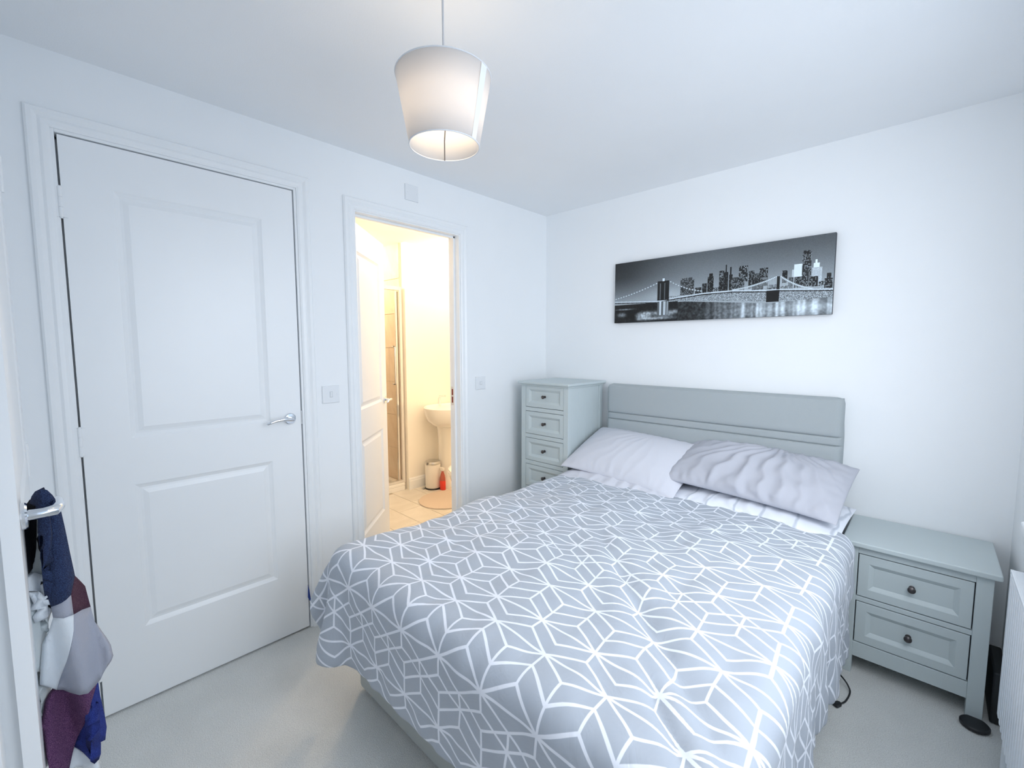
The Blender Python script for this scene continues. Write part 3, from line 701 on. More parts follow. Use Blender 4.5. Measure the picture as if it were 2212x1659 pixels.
def grid_mesh(name, P, m, parent=None, uvs=None, solid=0, sub=1):
    ny, nx = P.shape[:2]; me = bpy.data.meshes.new(name); V = P.reshape(-1, 3)
    i, j = np.meshgrid(np.arange(nx-1), np.arange(ny-1)); a = (j*nx+i).ravel(); F = np.stack([a, a+1, a+nx+1, a+nx], 1)
    me.from_pydata(V.tolist(), [], F.tolist()); me.materials.append(m)
    if uvs is not None:
        l = me.uv_layers.new(name='fabric'); l.data.foreach_set('uv', uvs.reshape(-1, 2)[F.ravel()].ravel().astype(np.float32))
    for p in me.polygons: p.use_smooth = True
    o = bpy.data.objects.new(name, me); COL.objects.link(o)
    if solid: s_ = o.modifiers.new('thick', 'SOLIDIFY'); s_.thickness = solid; s_.offset = 1; s_.use_rim = True
    if sub: s_ = o.modifiers.new('smooth', 'SUBSURF'); s_.levels = sub; s_.render_levels = sub
    return o

def smooth_noise(shape, scale, seed):
    r = np.random.default_rng(seed); ny, nx = shape; gy, gx = max(2, int(ny/scale)+2), max(2, int(nx/scale)+2)
    g = r.standard_normal((gy, gx)); y = np.linspace(0, gy-1.001, ny); x = np.linspace(0, gx-1.001, nx)
    yi = y.astype(int); xi = x.astype(int); fy = (y-yi)[:, None]; fx = (x-xi)[None]; fy = fy*fy*(3-2*fy); fx = fx*fx*(3-2*fx)
    return (g[yi][:, xi]*(1-fy)*(1-fx)+g[yi+1][:, xi]*fy*(1-fx)+g[yi][:, xi+1]*(1-fy)*fx+g[yi+1][:, xi+1]*fy*fx)

def sim_duvet():
    uL, uR, v0, v1 = BX0-.165, BX1+.45, BY0-.39, -.43
    h = .0215; nx = int((uR-uL)/h)+1; ny = int((v1-v0)/h)+1
    U, V = np.meshgrid(np.linspace(uL, uR, nx), np.linspace(v0, v1, ny)); hx_, hy_ = (uR-uL)/(nx-1), (v1-v0)/(ny-1)
    ur = np.interp(V, [-1.95, -.43], [BX1+.27, BX1+.465]); U = uL+(U-uL)*(ur-uL)/(uR-uL)     # side hem cut on a slant
    UV3 = np.stack([U, V, U*0], -1)
    def rl(di, dj):
        a = UV3[di:] if di else UV3; b_ = UV3[:-di] if di else UV3
        if dj > 0: a = a[:, dj:]; b_ = b_[:, :-dj]
        if dj < 0: a = a[:, :dj]; b_ = b_[:, -dj:]
        return np.linalg.norm(a-b_, axis=-1)[..., None]
    cx = np.clip(U, BX0+.03, BX1-.03); cy = np.maximum(V, BY0+.03)
    dx, dy = U-cx, V-cy; L = np.sqrt(dx*dx+dy*dy); n0 = np.where(L > 0, dx/np.maximum(L, 1e-6), 0); n1 = np.where(L > 0, dy/np.maximum(L, 1e-6), 0)
    a0 = .35                                    # start as a tent and let it fall
    P = np.stack([cx+n0*L*math.sin(a0), cy+n1*L*math.sin(a0), .640-L*math.cos(a0)], -1)
    P[..., 2] += .012*smooth_noise(U.shape, 9, 5); P[..., :2] += .004*rng.standard_normal(P[..., :2].shape)
    P[..., 2] = np.maximum(P[..., 2], .03)
    puff = .010+.010*smooth_noise(U.shape, 13, 11)          # stuffing lumps
    # diagonal folds pushed into the top near the foot right corner
    def fold(x0, y0, x1, y1, wdt, amp):
        d = np.array((x1-x0, y1-y0)); Ln = np.linalg.norm(d); d = d/Ln
        s_ = (U-x0)*d[0]+(V-y0)*d[1]; t_ = (U-x0)*-d[1]+(V-y0)*d[0]
        return amp*np.exp(-(t_/wdt)**2)*np.clip(s_/.15, 0, 1)*np.clip((Ln-s_)/.15, 0, 1)
    rest = [(a_, b_, rl(a_, b_), k_) for a_, b_, k_ in ((0, 1, 1), (1, 0, 1), (1, 1, .7), (1, -1, .7), (0, 2, .25), (2, 0, .25), (0, 4, .10), (4, 0, .10))]
    Q = P.copy(); g = np.array((0, 0, -4.5)); dt = 1/60.
    bx = np.array(((BX0+BX1)/2+.024, (BY0+.3)/2, 0.)); hwx, hwy = (BX1-BX0)/2, (.3-BY0)/2; rad = .055
    for it in range(240):
        vel = (P-Q)*.965; Q = P.copy(); P = P+vel+g*dt*dt
        for _ in range(9):
            relax(P, None, rest)
            # rounded box collision
            ztop = .608+np.maximum(puff, 0)
            hz = (ztop)/2
            q = P-np.stack([np.full_like(ztop, bx[0]), np.full_like(ztop, bx[1]), hz], -1)
            hb3 = np.stack([np.full_like(ztop, hwx+.034-rad), np.full_like(ztop, hwy+.105-rad), hz-rad], -1)
            cl = np.clip(q, -hb3, hb3); df = q-cl; dd = np.sqrt((df*df).sum(-1)); ins = dd < rad
            out = (dd > 1e-6) & ins
            P[out] += (df[out]/dd[out][:, None])*(rad-dd[out])[:, None]
            deep = (dd <= 1e-6)
            if deep.any():                       # inside the core: push out of the nearest side or the top
                qq = q[deep]; pen = np.stack([hb3[deep][:, 0]-np.abs(qq[:, 0]), hb3[deep][:, 1]-np.abs(qq[:, 1]), hb3[deep][:, 2]-qq[:, 2]], 1)
                ax = pen.argmin(1); idx = np.argwhere(deep); sg = np.sign(qq)
                for a_ in range(3):
                    s_ = ax == a_; ii = idx[s_]
                    P[ii[:, 0], ii[:, 1], a_] += (pen[s_, a_]+rad)*(sg[s_, a_] if a_ < 2 else 1)
            top = (P[..., 2] < ztop+.012) & (np.abs(q[..., 0]) < hwx) & (P[..., 1] > BY0)
            Q[..., 0][top] += (P[..., 0]-Q[..., 0])[top]*.6; Q[..., 1][top] += (P[..., 1]-Q[..., 1])[top]*.6
            # bedside cabinet and floor
            ns = (P[..., 0] > 1.935) & (P[..., 1] > -.43) & (P[..., 2] < .60); P[..., 1][ns] = -.43
            ch = (P[..., 0] < .56) & (P[..., 1] > -.47) & (P[..., 2] < 1.1); P[..., 1][ch] = -.47
            P[..., 2] = np.maximum(P[..., 2], .018)
            inn = (V > -1.35) & (U > BX0+.22) & (U < BX1-.22); P[..., 0][inn] += (U-P[..., 0])[inn]*.5; P[..., 1][inn] += (V-P[..., 1])[inn]*.5
            # the head hem is tucked under the pillows
            P[-1, :, 1] = np.maximum(P[-1, :, 1], -.46)
    # final soft wrinkles on top and sides, along the surface normal
    du_ = np.gradient(P, axis=1); dv_ = np.gradient(P, axis=0); nr = np.cross(du_, dv_); nr /= np.linalg.norm(nr, axis=-1, keepdims=True)+1e-9
    disp = fold(1.18, -1.10, 1.98, -1.90, .022, -.013)+fold(1.20, -1.04, 2.02, -1.82, .03, .010)+fold(1.25, -1.2, 1.80, -1.86, .035, .006)
    disp += fold(1.62, -1.64, 1.92, -1.95, .017, -.020)+fold(1.66, -1.62, 1.96, -1.93, .020, .012)
    disp += fold(.75, -1.32, 1.35, -1.50, .03, .006)+fold(1.35, -.75, 1.95, -1.0, .03, .007)+fold(1.0, -.70, 1.55, -.9, .028, .007)+fold(.85, -.95, 1.4, -1.15, .03, .006)
    disp += fold(.70, -.62, 1.30, -.66, .02, .007)+fold(1.30, -.60, 1.9, -.68, .02, .006)
    disp += .0035*smooth_noise(U.shape, 4, 21)+.0025*smooth_noise(U.shape, 2.3, 22)
    ov = np.clip((U-BX1)/.3, 0, 1)+np.clip((BX0-U)/.3, 0, 1)+np.clip((BY0-V)/.3, 0, 1)
    disp += .006*np.sin(V*2*PI/.075+2*np.sin(V*7))*np.clip((U-BX1-.15)/.25, 0, 1)+.004*np.sin(U*2*PI/.085+1.5*np.sin(U*9))*np.clip((BY0-V-.2)/.3, 0, 1)
    P[..., 2] += 0; P = P+nr*disp[..., None]
    P[..., 2] = np.maximum(P[..., 2], .014)
    uvs = np.stack([U, V], -1)
    o = grid_mesh('duvet', P, M_duvet, None, uvs, solid=.016, sub=1)
    tag(o, 'blue-grey duvet printed with white geometric star lines, draped over the bed', 'duvet')
    return o
duvet = sim_duvet()

def sim_pillow(w_, d_, seed, amp=1.0, press=1.0, steps=150, extra=1.0, h=.0125):
    nx, ny = int(w_/h)+1, int(d_/h)+1; U, V = np.meshgrid(np.linspace(-w_/2, w_/2, nx), np.linspace(-d_/2, d_/2, ny))
    r = np.random.default_rng(seed)
    P = np.zeros((2, ny, nx, 3)); P[..., 0] = U; P[..., 1] = V
    bulge = .05*(1-(2*U/w_)**2)*(1-(2*V/d_)**2); P[0, ..., 2] = bulge; P[1, ..., 2] = -bulge
    P += r.standard_normal(P.shape)*.0015
    rx, ry = w_/(nx-1)*extra, d_/(ny-1)*extra
    rest = [(0, 1, rx, 1), (1, 0, ry, 1), (1, 1, math.hypot(rx, ry), .6), (1, -1, math.hypot(rx, ry), .6), (0, 2, 2*rx, .12), (2, 0, 2*ry, .12)]
    def tie():
        for sl in ((0, slice(None)), (-1, slice(None)), (slice(None), 0), (slice(None), -1)):
            mm = (P[0][sl]+P[1][sl])/2; P[0][sl] = mm; P[1][sl] = mm
    tie(); Q = P.copy()
    for it in range(steps):
        vel = (P-Q)*.9; Q = P.copy()
        du_ = np.gradient(P, axis=2); dv_ = np.gradient(P, axis=1); nr = np.cross(du_, dv_); nr[1] *= -1
        vol = (P[0, ..., 2]-P[1, ..., 2]).sum()*rx*ry
        pr = press*max(0, 1-vol/(.115*w_*d_*amp))
        P = P+vel+nr*(pr*4.0); P[..., 2] -= .0002
        for _ in range(5): relax(P, None, rest); tie()
        P[..., 2] = np.maximum(P[..., 2], -.045*amp)      # lies on something flat
    return P

def pillow(name, P, loc, rx, ry, rz, m, label, wrinkle=0, seed=1, squash=1.0, bend=0):
    ny, nx = P.shape[1:3]; P = P.copy()
    if wrinkle:
        U, V = np.meshgrid(np.linspace(0, 1, nx), np.linspace(0, 1, ny)); du_ = np.gradient(P, axis=2); dv_ = np.gradient(P, axis=1); nr = np.cross(du_, dv_); nr /= np.linalg.norm(nr, axis=-1, keepdims=True)+1e-9
        wv = smooth_noise((ny, nx), 10, seed)*1.1; wv2 = smooth_noise((ny, nx), 6, seed+1)
        th_ = np.arctan2(V-1.12, (U-.60)*1.7); q = th_*3.4+wv*.16                       # diagonal creases fanning from the top edge
        cre = 1-2*np.abs(np.mod(q*1.55+.10*wv2, 1)-.5); cre = cre**1.8
        q2 = U*5.5+V*1.3+wv2*.15; cre2 = (1-2*np.abs(np.mod(q2*1.7, 1)-.5))**2
        mask = np.clip(np.sin(PI*U), 0, 1)**.5*np.clip(.25+.9*np.exp(-((U-.52)/.32)**2), 0, 1)*np.clip((1.12-V)/.3, 0, 1)
        edge = np.exp(-np.minimum(V, 1-V)/.16)
        D0 = .0035*(np.cos(U*2*PI*15+2.5*wv)*np.exp(-np.minimum(V, 1-V)/.09)+np.cos(V*2*PI*9+2*wv2)*np.exp(-np.minimum(U, 1-U)/.05))
        D = D0*(1.6 if wrinkle > .01 else .8)+wrinkle*(cre*mask*1.0+.55*cre2*edge+.30*wv2*.6)
        P[0] += nr[0]*D[..., None]*np.clip(np.minimum(np.minimum(U, 1-U), np.minimum(V, 1-V))*14, 0, 1)[..., None]
    P[..., 2] *= squash
    if bend: P[..., 2] -= bend*(P[..., 0]**2)
    i, j = np.meshgrid(np.arange(nx-1), np.arange(ny-1)); a = (j*nx+i).ravel()
    F0 = np.stack([a, a+1, a+nx+1, a+nx], 1)
    # bottom layer shares the rim vertices
    idx = np.arange(nx*ny).reshape(ny, nx); inner = idx[1:-1, 1:-1].ravel(); mapb = idx.copy(); mapb[1:-1, 1:-1] = (nx*ny+np.arange(inner.size)).reshape(ny-2, nx-2)
    Fb = mapb.ravel()[F0][:, ::-1]; V_ = np.vstack([P[0].reshape(-1, 3), P[1][1:-1, 1:-1].reshape(-1, 3)])
    R3 = np.array(Matrix.Rotation(rz, 3, 'Z') @ Matrix.Rotation(ry, 3, 'Y') @ Matrix.Rotation(rx, 3, 'X'))
    me = bpy.data.meshes.new(name); me.from_pydata((V_ @ R3.T).tolist(), [], np.vstack([F0, Fb]).tolist()); me.materials.append(m)
    for p in me.polygons: p.use_smooth = True
    o = bpy.data.objects.new(name, me); COL.objects.link(o); o.location = loc
    s_ = o.modifiers.new('smooth', 'SUBSURF'); s_.levels = 1; s_.render_levels = 1
    tag(o, label, 'pillow', 'pillows at the head of the bed'); return o

def vein_mat():
    m = mat('white_vein_cotton', (.80, .83, .90), .9); nt = m.node_tree; b = nt.nodes['Principled BSDF']
    tc = nt.nodes.new('ShaderNodeTexCoord'); v = nt.nodes.new('ShaderNodeTexWave'); v.inputs['Scale'].default_value = 2.6; v.inputs['Distortion'].default_value = 6; v.inputs['Detail'].default_value = 3
    cr = nt.nodes.new('ShaderNodeValToRGB'); cr.color_ramp.elements[0].position = .0; cr.color_ramp.elements[1].position = .05
    cr.color_ramp.elements[0].color = (.55, .59, .66, 1); cr.color_ramp.elements[1].color = (.80, .83, .90, 1)
    nt.links.new(tc.outputs['Object'], v.inputs['Vector']); nt.links.new(v.outputs['Fac'], cr.inputs[0]); nt.links.new(cr.outputs[0], b.inputs['Base Color']); return m
PA = sim_pillow(.75, .48, 1, 1.35, h=.01); PB = sim_pillow(.77, .45, 4, 1.35, extra=1.02, h=.01)
pillow('pillow', PA, (.93, -.355, .655), math.radians(2), 0, math.radians(1), M_pil, 'lilac-grey lower pillow mostly hidden under the smooth left pillow', wrinkle=.014, seed=55, squash=.58)
pillow('pillow', PB, (1.570, -.315, .660), math.radians(3), 0, math.radians(-2), vein_mat(), 'white pillow with grey vein print under the crumpled right pillow', wrinkle=.014, seed=61, squash=.60)
pillow('pillow', PA, (.915, -.325, .790), math.radians(24), math.radians(2), math.radians(-3), M_pil, 'smooth lilac-grey top pillow on the left, beside the tall chest', wrinkle=.003, seed=30, squash=.95)
pillow('pillow', PB, (1.565, -.285, .812), math.radians(20), math.radians(2), math.radians(-3), M_pil2, 'crumpled grey top pillow on the right side of the bed', wrinkle=.021, seed=40, squash=.95)

# ------------------------------------------------------------------ radiator
def radiator():
    xf, y1, y0, z0, z1 = 2.388, -.73, -2.0, .27, .735
    e = empty('radiator', (2.42, (y0+y1)/2, z0)); tag(e, 'white ribbed panel radiator on the right wall under the window', 'radiator')
    n = int((y1-y0-.03)/.0333); pts = []; yy = y0+.012
    prof = [(0, 0), (.006, 0), (.013, .004), (.020, .004), (.027, 0)]
    cols = []
    for k in range(n):
        for dy, dx in prof: cols.append((yy+k*.0333+dy, xf+dx))
    cols = [(y0, xf)]+cols+[(y1-.008, xf), (y1, xf+.007)]
    vs = []; fs = []
    for (y, x) in cols:
        for (z, dx) in ((z0, .012), (z0+.008, 0), (z0+.03, 0), (z1-.035, 0), (z1-.012, 0), (z1-.004, .006)): vs.append((x+dx if (z < z0+.02 or z > z1-.02) else x, y, z))
    m_ = 6
    for i in range(len(cols)-1):
        for k in range(m_-1): fs.append((i*m_+k, (i+1)*m_+k, (i+1)*m_+k+1, i*m_+k+1))
    MB().add(vs, fs).build('front_panel', M_rad, e, smooth=False)
    box('rear_panel', xf+.045, xf+.05, y0, y1, z0, z1-.01, M_rad, e)
    box('end_cover', xf+.005, xf+.052, y1-.003, y1, z0+.01, z1-.001, M_rad, e, .001)
    mb = MB().box(xf+.0005, xf+.006, y0, y1, z1-.012, z1).box(xf+.046, xf+.052, y0, y1, z1-.012, z1).box(xf, xf+.052, y1-.006, y1, z1-.012, z1)
    mb.box(xf+.004, xf+.048, y0, y1, z1-.004, z1)
    mb.build('top_grille', M_rad, e, .002)
    MB().tube([(xf+.028, y1+.0, z0+.03), (xf+.028, y1+.03, z0+.03), (xf+.028, y1+.035, z0+.02), (xf+.028, y1+.035, .0)], .0075, 12).build('pipe', M_rad, e, smooth=True)
    MB().lathe([(.014, z0+.02), (.017, z0+.03), (.017, z0+.075), (.012, z0+.085)], (xf+.028, y1+.035, 0), 16).build('valve', M_plastic, e, smooth=True)
    for y in (y1-.15, y0+.15): box('bracket', xf+.05, XR-.001, y-.015, y+.015, z0+.05, z1-.05, M_rad, e)
radiator()

# ------------------------------------------------------------------ small things on the carpet
o = MB().lathe([(.001, .003), (.036, .003), (.041, .006), (.041, .014), (.037, .018), (.001, .018)], (2.372, -.405, 0), 36).build('castor_cup', M_black, smooth=True)
tag(o, 'small round black disc on the carpet beside the cabinet foot', 'disc')
def cable():
    e = empty('power_cable', (1.99, -.60, 0)); tag(e, 'short black power lead with a plug end on the carpet beside the bed', 'cable')
    a = at(1822, 1466, 2, .03); b_ = at(1836, 1497, 2, .006); c_ = at(1826, 1515, 2, .005); d_ = at(1812, 1521, 2, .006)
    pts = [Vector((a.x-.05, a.y+.05, .04)), a, (a+b_)/2+Vector((.006, 0, 0)), b_, c_, d_]
    pp = []
    for i in range(len(pts)-1):
        for k in range(6): 
            t = k/6; p0, p1, p2, p3 = pts[max(i-1, 0)], pts[i], pts[i+1], pts[min(i+2, len(pts)-1)]
            pp.append(.5*((2*p1)+(p2-p0)*t+(2*p0-5*p1+4*p2-p3)*t*t+(3*p1-p0-3*p2+p3)*t**3))
    for p in pp: p.z = max(p.z, .0032)
    MB().tube(pp, .0030, 10).build('flex', M_black, e, smooth=True)
    d = (pp[-1]-pp[-4]).normalized(); d.z = 0; q = d.cross(Vector((0, 0, 1))); s0 = pp[-1]-d*.006; mb = MB(); vs = []
    for (t, w_, h_) in ((0, .005, .004), (.008, .009, .006), (.028, .010, .0065), (.034, .008, .005)):
        c = s0+d*t; c = Vector((c.x, c.y, .008)); vs += [c+q*w_+Vector((0, 0, h_)), c-q*w_+Vector((0, 0, h_)), c-q*w_-Vector((0, 0, h_)), c+q*w_-Vector((0, 0, h_))]
    fs = [(i*4+k, i*4+(k+1) % 4, (i+1)*4+(k+1) % 4, (i+1)*4+k) for i in range(3) for k in range(4)]+[(3, 2, 1, 0), (12, 13, 14, 15)]
    mb.add(vs, fs).build('plug', M_black, e, .0015)
cable()
o = MB().box(2.412, 2.448, -.34, -.12, .002, .20).build('black_block', M_black, bevel=.006)  # plain black block standing in for something very dark, not identified
tag(o, 'plain black block for an unidentified dark thing between the bedside cabinet and radiator', 'box')
# dark blue scrap of cloth caught in the closed door
def scrap():
    pts = [(665, 1262), (668, 1275), (672, 1300), (668, 1296), (665, 1290)]
    vs = [at(u, v, 0, .0185) for u, v in pts]; n = len(vs); vs = [tuple(v) for v in vs]+[(v[0]+.003, v[1], v[2]) for v in vs]
    o = MB().add(vs, [tuple(range(n)), tuple(range(2*n-1, n-1, -1))]+[(i, (i+1) % n, n+(i+1) % n, n+i) for i in range(n)]).build('cloth_scrap', mat('navy_cloth', (.02, .05, .25), .9))
    tag(o, 'tiny dark blue cloth corner poking out of the closed door edge near the floor', 'cloth')
scrap()

# ------------------------------------------------------------------ patchwork bag hanging on the entrance door handle
def hanging():
    e = empty('hanging_bag', (.9, -2.69, .45)); tag(e, 'navy, grey, white and plum patchwork cloth bag hanging from the left door handle', 'bag')
    def speck(name, c, c2, sc=900):
        m = mat(name, c, .95, bump=.3, bscale=700); nt = m.node_tree; b = nt.nodes['Principled BSDF']
        tc = nt.nodes.new('ShaderNodeTexCoord'); n = nt.nodes.new('ShaderNodeTexNoise'); n.inputs['Scale'].default_value = sc; n.inputs['Detail'].default_value = 1
        cr = nt.nodes.new('ShaderNodeValToRGB'); cr.color_ramp.elements[0].position = .46; cr.color_ramp.elements[1].position = .66; cr.color_ramp.elements[0].color = (*c, 1); cr.color_ramp.elements[1].color = (*c2, 1)
        nt.links.new(tc.outputs['Object'], n.inputs['Vector']); nt.links.new(n.outputs['Fac'], cr.inputs[0]); nt.links.new(cr.outputs[0], b.inputs['Base Color']); return m
    navy = speck('navy_knit', (.006, .011, .045), (.035, .07, .17)); black = mat('strap_shade_black', (.004, .005, .010), 1)  # black is the strap's shaded back and inside, shade put into the colour
    wine = speck('dark_wine_knit', (.045, .012, .03), (.10, .05, .07)); mag = speck('plum_knit', (.065, .020, .075), (.20, .09, .19)); blue = speck('royal_blue_knit', (.008, .018, .16), (.03, .06, .30))
    grey = mat('lilac_grey_knit', (.36, .38, .45), .95, bump=.4, bscale=600); white = mat('white_knit', (.70, .75, .80), .95, bump=.3, bscale=600)
    pale = mat('pale_lining_cloth', (.55, .60, .62), .95, bump=.3, bscale=300)
    def wave(y, z): return .016*math.sin((y+2.7)*95+z*7)+.012*math.sin(z*17+y*30)
    def patch(name, poly, m, dx=0, label=None, th=.012, xb=.885):
        k = 2.638; bm = bmesh.new(); vs = []
        for (X, Y) in poly: vs.append(bm.verts.new(at(X/k, 1030+Y/k, 0, xb)))
        bm.faces.new(vs); bmesh.ops.triangulate(bm, faces=bm.faces)
        for _ in range(3): bmesh.ops.subdivide_edges(bm, edges=[q for q in bm.edges if q.calc_length() > .016], cuts=1, use_grid_fill=False); bmesh.ops.triangulate(bm, faces=bm.faces)
        iv = parent_inv(e)
        for v in bm.verts:
            v.co.x = xb+dx+wave(v.co.y, v.co.z); v.co = iv @ v.co
        bmesh.ops.recalc_face_normals(bm, faces=bm.faces)
        if sum(f.normal.x for f in bm.faces) < 0: bmesh.ops.reverse_faces(bm, faces=bm.faces)
        me = bpy.data.meshes.new(name); bm.to_mesh(me); bm.free(); me.materials.append(m)
        for p in me.polygons: p.use_smooth = True
        o = bpy.data.objects.new(name, me); COL.objects.link(o); o.parent = e
        s_ = o.modifiers.new('thick', 'SOLIDIFY'); s_.thickness = th; s_.offset = -1
        if label: o['label'] = label
        return o
    patch('strap', [(165, 160), (180, 110), (200, 75), (230, 58), (270, 62), (300, 95), (325, 135), (350, 200), (372, 300), (400, 440), (430, 580), (405, 670), (290, 745), (268, 680), (283, 520), (300, 330), (285, 210), (272, 190), (225, 165), (190, 165)], navy, 0, 'navy speckled knit panel')
    patch('strap', [(118, 240), (165, 160), (215, 175), (215, 330), (205, 500), (190, 560), (150, 600), (132, 430)], black, -.03, 'back of strap, shade painted black')
    patch('strap', [(222, 180), (290, 190), (302, 330), (285, 520), (278, 560), (270, 440), (240, 330), (226, 270)], black, -.02, 'inside of strap, shade painted black')
    patch('lining', [(210, 225), (219, 225), (222, 300), (240, 320), (270, 440), (276, 560), (270, 700), (200, 640), (190, 570), (205, 450)], pale, -.024, 'pale blue-white lining')
    patch('knotted_strap', [(152, 600), (200, 572), (262, 600), (268, 690), (292, 765), (285, 800), (243, 842), (240, 720), (155, 655)], white, -.01, 'white knotted strap')
    patch('lining', [(155, 655), (240, 720), (243, 842), (268, 920), (262, 1130), (205, 1135), (175, 830)], pale, -.022, 'pale thin lining')
    patch('lining', [(205, 1135), (262, 1130), (262, 1190), (300, 1235), (285, 1330), (272, 1420), (270, 1580), (250, 1700), (235, 1500)], pale, -.034)
    patch('panel', [(290, 745), (405, 670), (418, 772), (302, 803)], grey, 0, 'small grey panel')
    patch('panel', [(405, 670), (430, 580), (490, 650), (521, 765), (418, 772)], wine, 0, 'dark wine speckled panel')
    patch('panel', [(302, 803), (418, 772), (418, 850), (378, 1040), (325, 1245), (262, 1190), (265, 930)], white, 0, 'white panel')
    patch('panel', [(418, 772), (521, 765), (545, 850), (600, 960), (618, 1035), (602, 1100), (572, 1160), (500, 1208), (400, 1247), (325, 1245), (378, 1040), (418, 850)], grey, 0, 'lilac-grey panel')
    patch('panel', [(325, 1245), (400, 1247), (500, 1208), (560, 1168), (522, 1270), (472, 1450), (425, 1590), (390, 1700), (290, 1700), (268, 1580), (275, 1400), (295, 1300)], mag, -.008, 'plum speckled panel')
    patch('panel', [(560, 1168), (575, 1270), (600, 1380), (616, 1470), (606, 1535), (555, 1530), (535, 1570), (540, 1645), (480, 1612), (425, 1590), (472, 1450), (522, 1270)], blue, -.012, 'royal blue speckled panel')
    patch('panel', [(425, 1590), (480, 1612), (540, 1645), (560, 1700), (390, 1700)], white, -.016, 'white bottom panel')
hanging()

# ------------------------------------------------------------------ bathroom contents
def bathroom():
    # shower enclosure
    e = empty('shower_enclosure', (-1.5, -.75, 0)); tag(e, 'framed glass shower enclosure with a low white tray in the bathroom', 'shower')
    mb = MB().box(-2.37, -1.50, -1.24, -.325, .001, .045).box(-1.56, -1.50, -1.24, -.325, .045, .075).box(-2.37, -2.31, -1.24, -.325, .045, .075).box(-2.31, -1.56, -.37, -.325, .045, .075); mb.build('shower_tray', M_ceram, e, .006)
    MB().box(-1.54, -1.505, -.345, -.318, .076, 1.965).box(-1.54, -1.505, -1.24, -1.21, .076, 1.965).box(-1.54, -1.505, -1.21, -.345, 1.93, 1.965).box(-1.54, -1.505, -1.21, -.345, .076, .10).build('outer_frame', mat('white_aluminium', (.80, .79, .76), .3, .3), e, .002)
    MB().box(-1.53, -1.512, -.385, -.366, .11, 1.92).box(-1.53, -1.512, -1.2, -1.18, .11, 1.92).build('glazing_bar', M_chrome, e, .002)
    box('door_gap', -1.526, -1.516, -.366, -.353, .11, 1.92, mat('dark_gap_strip', (.16, .12, .08), .6), e)  # dark strip filling the gap beside the glazing bar
    box('glass_panel', -1.524, -1.519, -1.18, -.386, .10, 1.93, M_glass, e)
    MB().tube([(-1.515, -.425, 1.40), (-1.475, -.425, 1.40), (-1.468, -.425, 1.395), (-1.468, -.425, 1.055), (-1.475, -.425, 1.05), (-1.515, -.425, 1.05)], .008, 10).build('pull_handle', M_chrome, e, smooth=True)
    e = empty('shower_rail', (-1.95, -.325, 1.0)); tag(e, 'vertical shower rail with hand shower on the stone tiled shower wall', 'shower head')
    MB().tube([(-1.95, -.365, 1.0), (-1.95, -.365, 1.78)], .010, 12).tube([(-1.95, -.319, 1.02), (-1.95, -.365, 1.02)], .009, 10).tube([(-1.95, -.319, 1.76), (-1.95, -.365, 1.76)], .009, 10).build('rail', M_chrome, e, smooth=True)
    MB().tube([(-1.95, -.39, 1.50), (-1.93, -.42, 1.62), (-1.92, -.44, 1.68)], [.011, .012, .016], 12).lathe([(.02, 1.665), (.045, 1.685), (.045, 1.70), (.01, 1.705)], (-1.92, -.445, 0), 20).build('hand_shower', M_chrome, e, smooth=True)
    pts = [Vector((-1.95+.03*math.sin(t*PI), -.39-.02*math.sin(t*PI), 1.5-.62*math.sin(t*PI*.5)+.0)) for t in [k/14 for k in range(15)]]
    MB().tube(pts, .007, 8).build('hose', M_steel, e, smooth=True)
    # basin on pedestal
    e = empty('pedestal_basin', (-1.25, .02, 0)); tag(e, 'white ceramic pedestal basin against the cream bathroom wall', 'basin')
    cx, cy = -1.235, .045
    prof = [(.075, .62), (.10, .615), (.19, .64), (.245, .69), (.268, .75), (.275, .80), (.275, .812), (.268, .818), (.258, .812), (.245, .79), (.20, .74), (.12, .70), (.03, .69)]
    vs = []; fs = []; n = 48
    for r, z in prof:
        for k in range(n):
            a = 2*PI*k/n; x = cx+r*math.cos(a)*.86; y = cy+r*math.sin(a)
            if x < cx: x = max(-1.474, cx+r*math.cos(a)*.90)
            vs.append((x, y, z))
    for i in range(len(prof)-1):
        for k in range(n): fs.append((i*n+k, i*n+(k+1) % n, (i+1)*n+(k+1) % n, (i+1)*n+k))
    fs.append(tuple(range(n))); fs.append(tuple((len(prof)-1)*n+k for k in range(n)))
    MB().add(vs, fs).build('bowl', M_ceram, e, smooth=True)
    MB().lathe([(.105, .0), (.10, .03), (.082, .10), (.078, .40), (.088, .58), (.11, .66)], (-1.345, cy+.02, 0), 32, sx=1.1, sy=1.0).build('pedestal', M_ceram, e, smooth=True)
    MB().tube([(-1.42, cy, .80), (-1.42, cy, .88), (-1.41, cy, .90), (-1.33, cy, .91)], [.016, .014, .013, .010], 14).build('tap', M_chrome, e, smooth=True)
    # pedal bin
    e = empty('pedal_bin', (-1.345, -.115, 0)); tag(e, 'small white pedal bin with a steel lid under the basin', 'bin')
    c = (-1.345, -.105, 0)
    MB().lathe([(.071, .004), (.075, .010), (.075, .245), (.073, .25)], c, 36).build('body', mat('white_enamel', (.80, .78, .76), .3), e, smooth=True)
    MB().lathe([(.076, .0), (.078, .003), (.078, .016), (.075, .018)], c, 36).build('base_ring', M_black, e, smooth=True)
    MB().lathe([(.078, .251), (.079, .262), (.07, .277), (.04, .286), (.001, .288)], c, 36).build('lid', M_steel, e, smooth=True)
    MB().box(-1.40, -1.37, -.205, -.165, .008, .014).build('pedal', M_steel, e, .002)
    # spray bottle
    e = empty('spray_bottle', (-1.235, -.075, 0)); tag(e, 'red spray cleaner bottle with a white trigger between the bin and toilet', 'bottle')
    red = mat('red_liquid', (.75, .05, .03), .3); c = (-1.235, -.07, 0)
    MB().lathe([(.030, .002), (.034, .006), (.034, .09), (.033, .095)], c, 28, sy=.75).build('body', red, e, smooth=True)
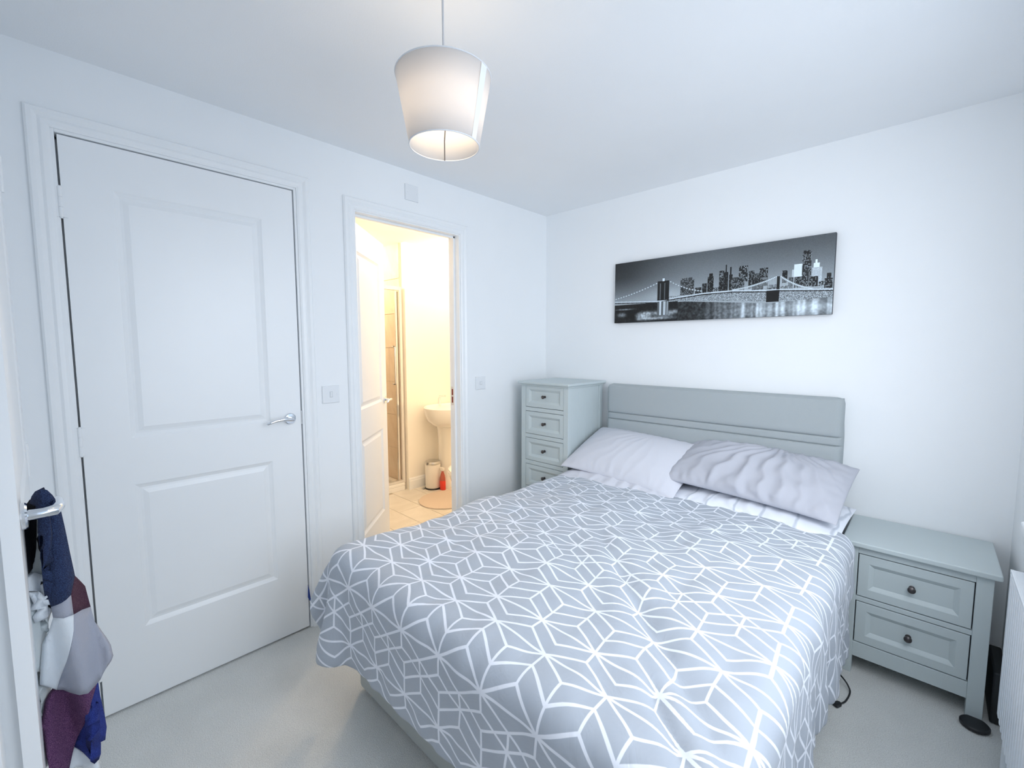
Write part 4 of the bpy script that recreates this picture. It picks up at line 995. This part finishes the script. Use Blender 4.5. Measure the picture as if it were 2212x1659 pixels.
    MB().lathe([(.033, .0952), (.032, .12), (.025, .15), (.014, .175), (.012, .19)], c, 28, sy=.75).build('shoulder', mat('red_brown_plastic', (.42, .10, .07), .35), e, smooth=True)
    MB().box(-1.270, -1.215, -.080, -.060, .195, .222).box(-1.262, -1.252, -.075, -.065, .16, .20).tube([(-1.235, -.07, .188), (-1.235, -.07, .2)], .013, 14).build('trigger', mat('white_trigger', (.85, .82, .78), .4), e, .003)
    # toilet against the partition
    e = empty('toilet', (-.35, -.42, 0)); tag(e, 'white ceramic toilet partly hidden by the right door jamb', 'toilet')
    def ell(prof, name, cyy=-.415, front=-.60, m=M_ceram):
        vs = []; fs = []; n = 40
        for (fx, hw, z) in prof:                      # front x offset, half width, height
            for k in range(n):
                a = 2*PI*k/n; cxx = -.34; rx_ = (cxx-fx)
                x = cxx-math.cos(a)*(rx_ if math.cos(a) > 0 else .16); vs.append((x, cyy+math.sin(a)*hw, z))
        for i in range(len(prof)-1):
            for k in range(n): fs.append((i*n+k, i*n+(k+1) % n, (i+1)*n+(k+1) % n, (i+1)*n+k))
        fs.append(tuple(range(n-1, -1, -1))); fs.append(tuple((len(prof)-1)*n+k for k in range(n)))
        return MB().add(vs, fs).build(name, m, e, smooth=True)
    ell([(-.52, .10, .0), (-.50, .09, .06), (-.52, .11, .18), (-.585, .16, .32), (-.61, .178, .385), (-.61, .18, .40)], 'bowl')
    ell([(-.618, .186, .404), (-.620, .188, .418), (-.612, .18, .424)], 'seat')
    ell([(-.616, .185, .428), (-.618, .187, .440), (-.600, .172, .450), (-.56, .14, .454)], 'lid')
    box('cistern', -.28+.0, -.102, -.60, -.23, .40, .76, M_ceram, e, .02, 4); box('pan_back', -.30, -.104, -.52, -.31, .0, .40, M_ceram, e, .02, 3)
    o = MB().lathe([(.30, .0035), (.305, .006), (.300, .011), (.001, .012)], (-.98, -.22, 0), 48, sx=.8, sy=.85).build('bath_mat', mat('beige_bath_mat', (.62, .52, .44), .95, bump=.6, bscale=300), smooth=True)
    tag(o, 'beige oval bath mat on the bathroom floor before the pedal bin', 'mat')
bathroom()
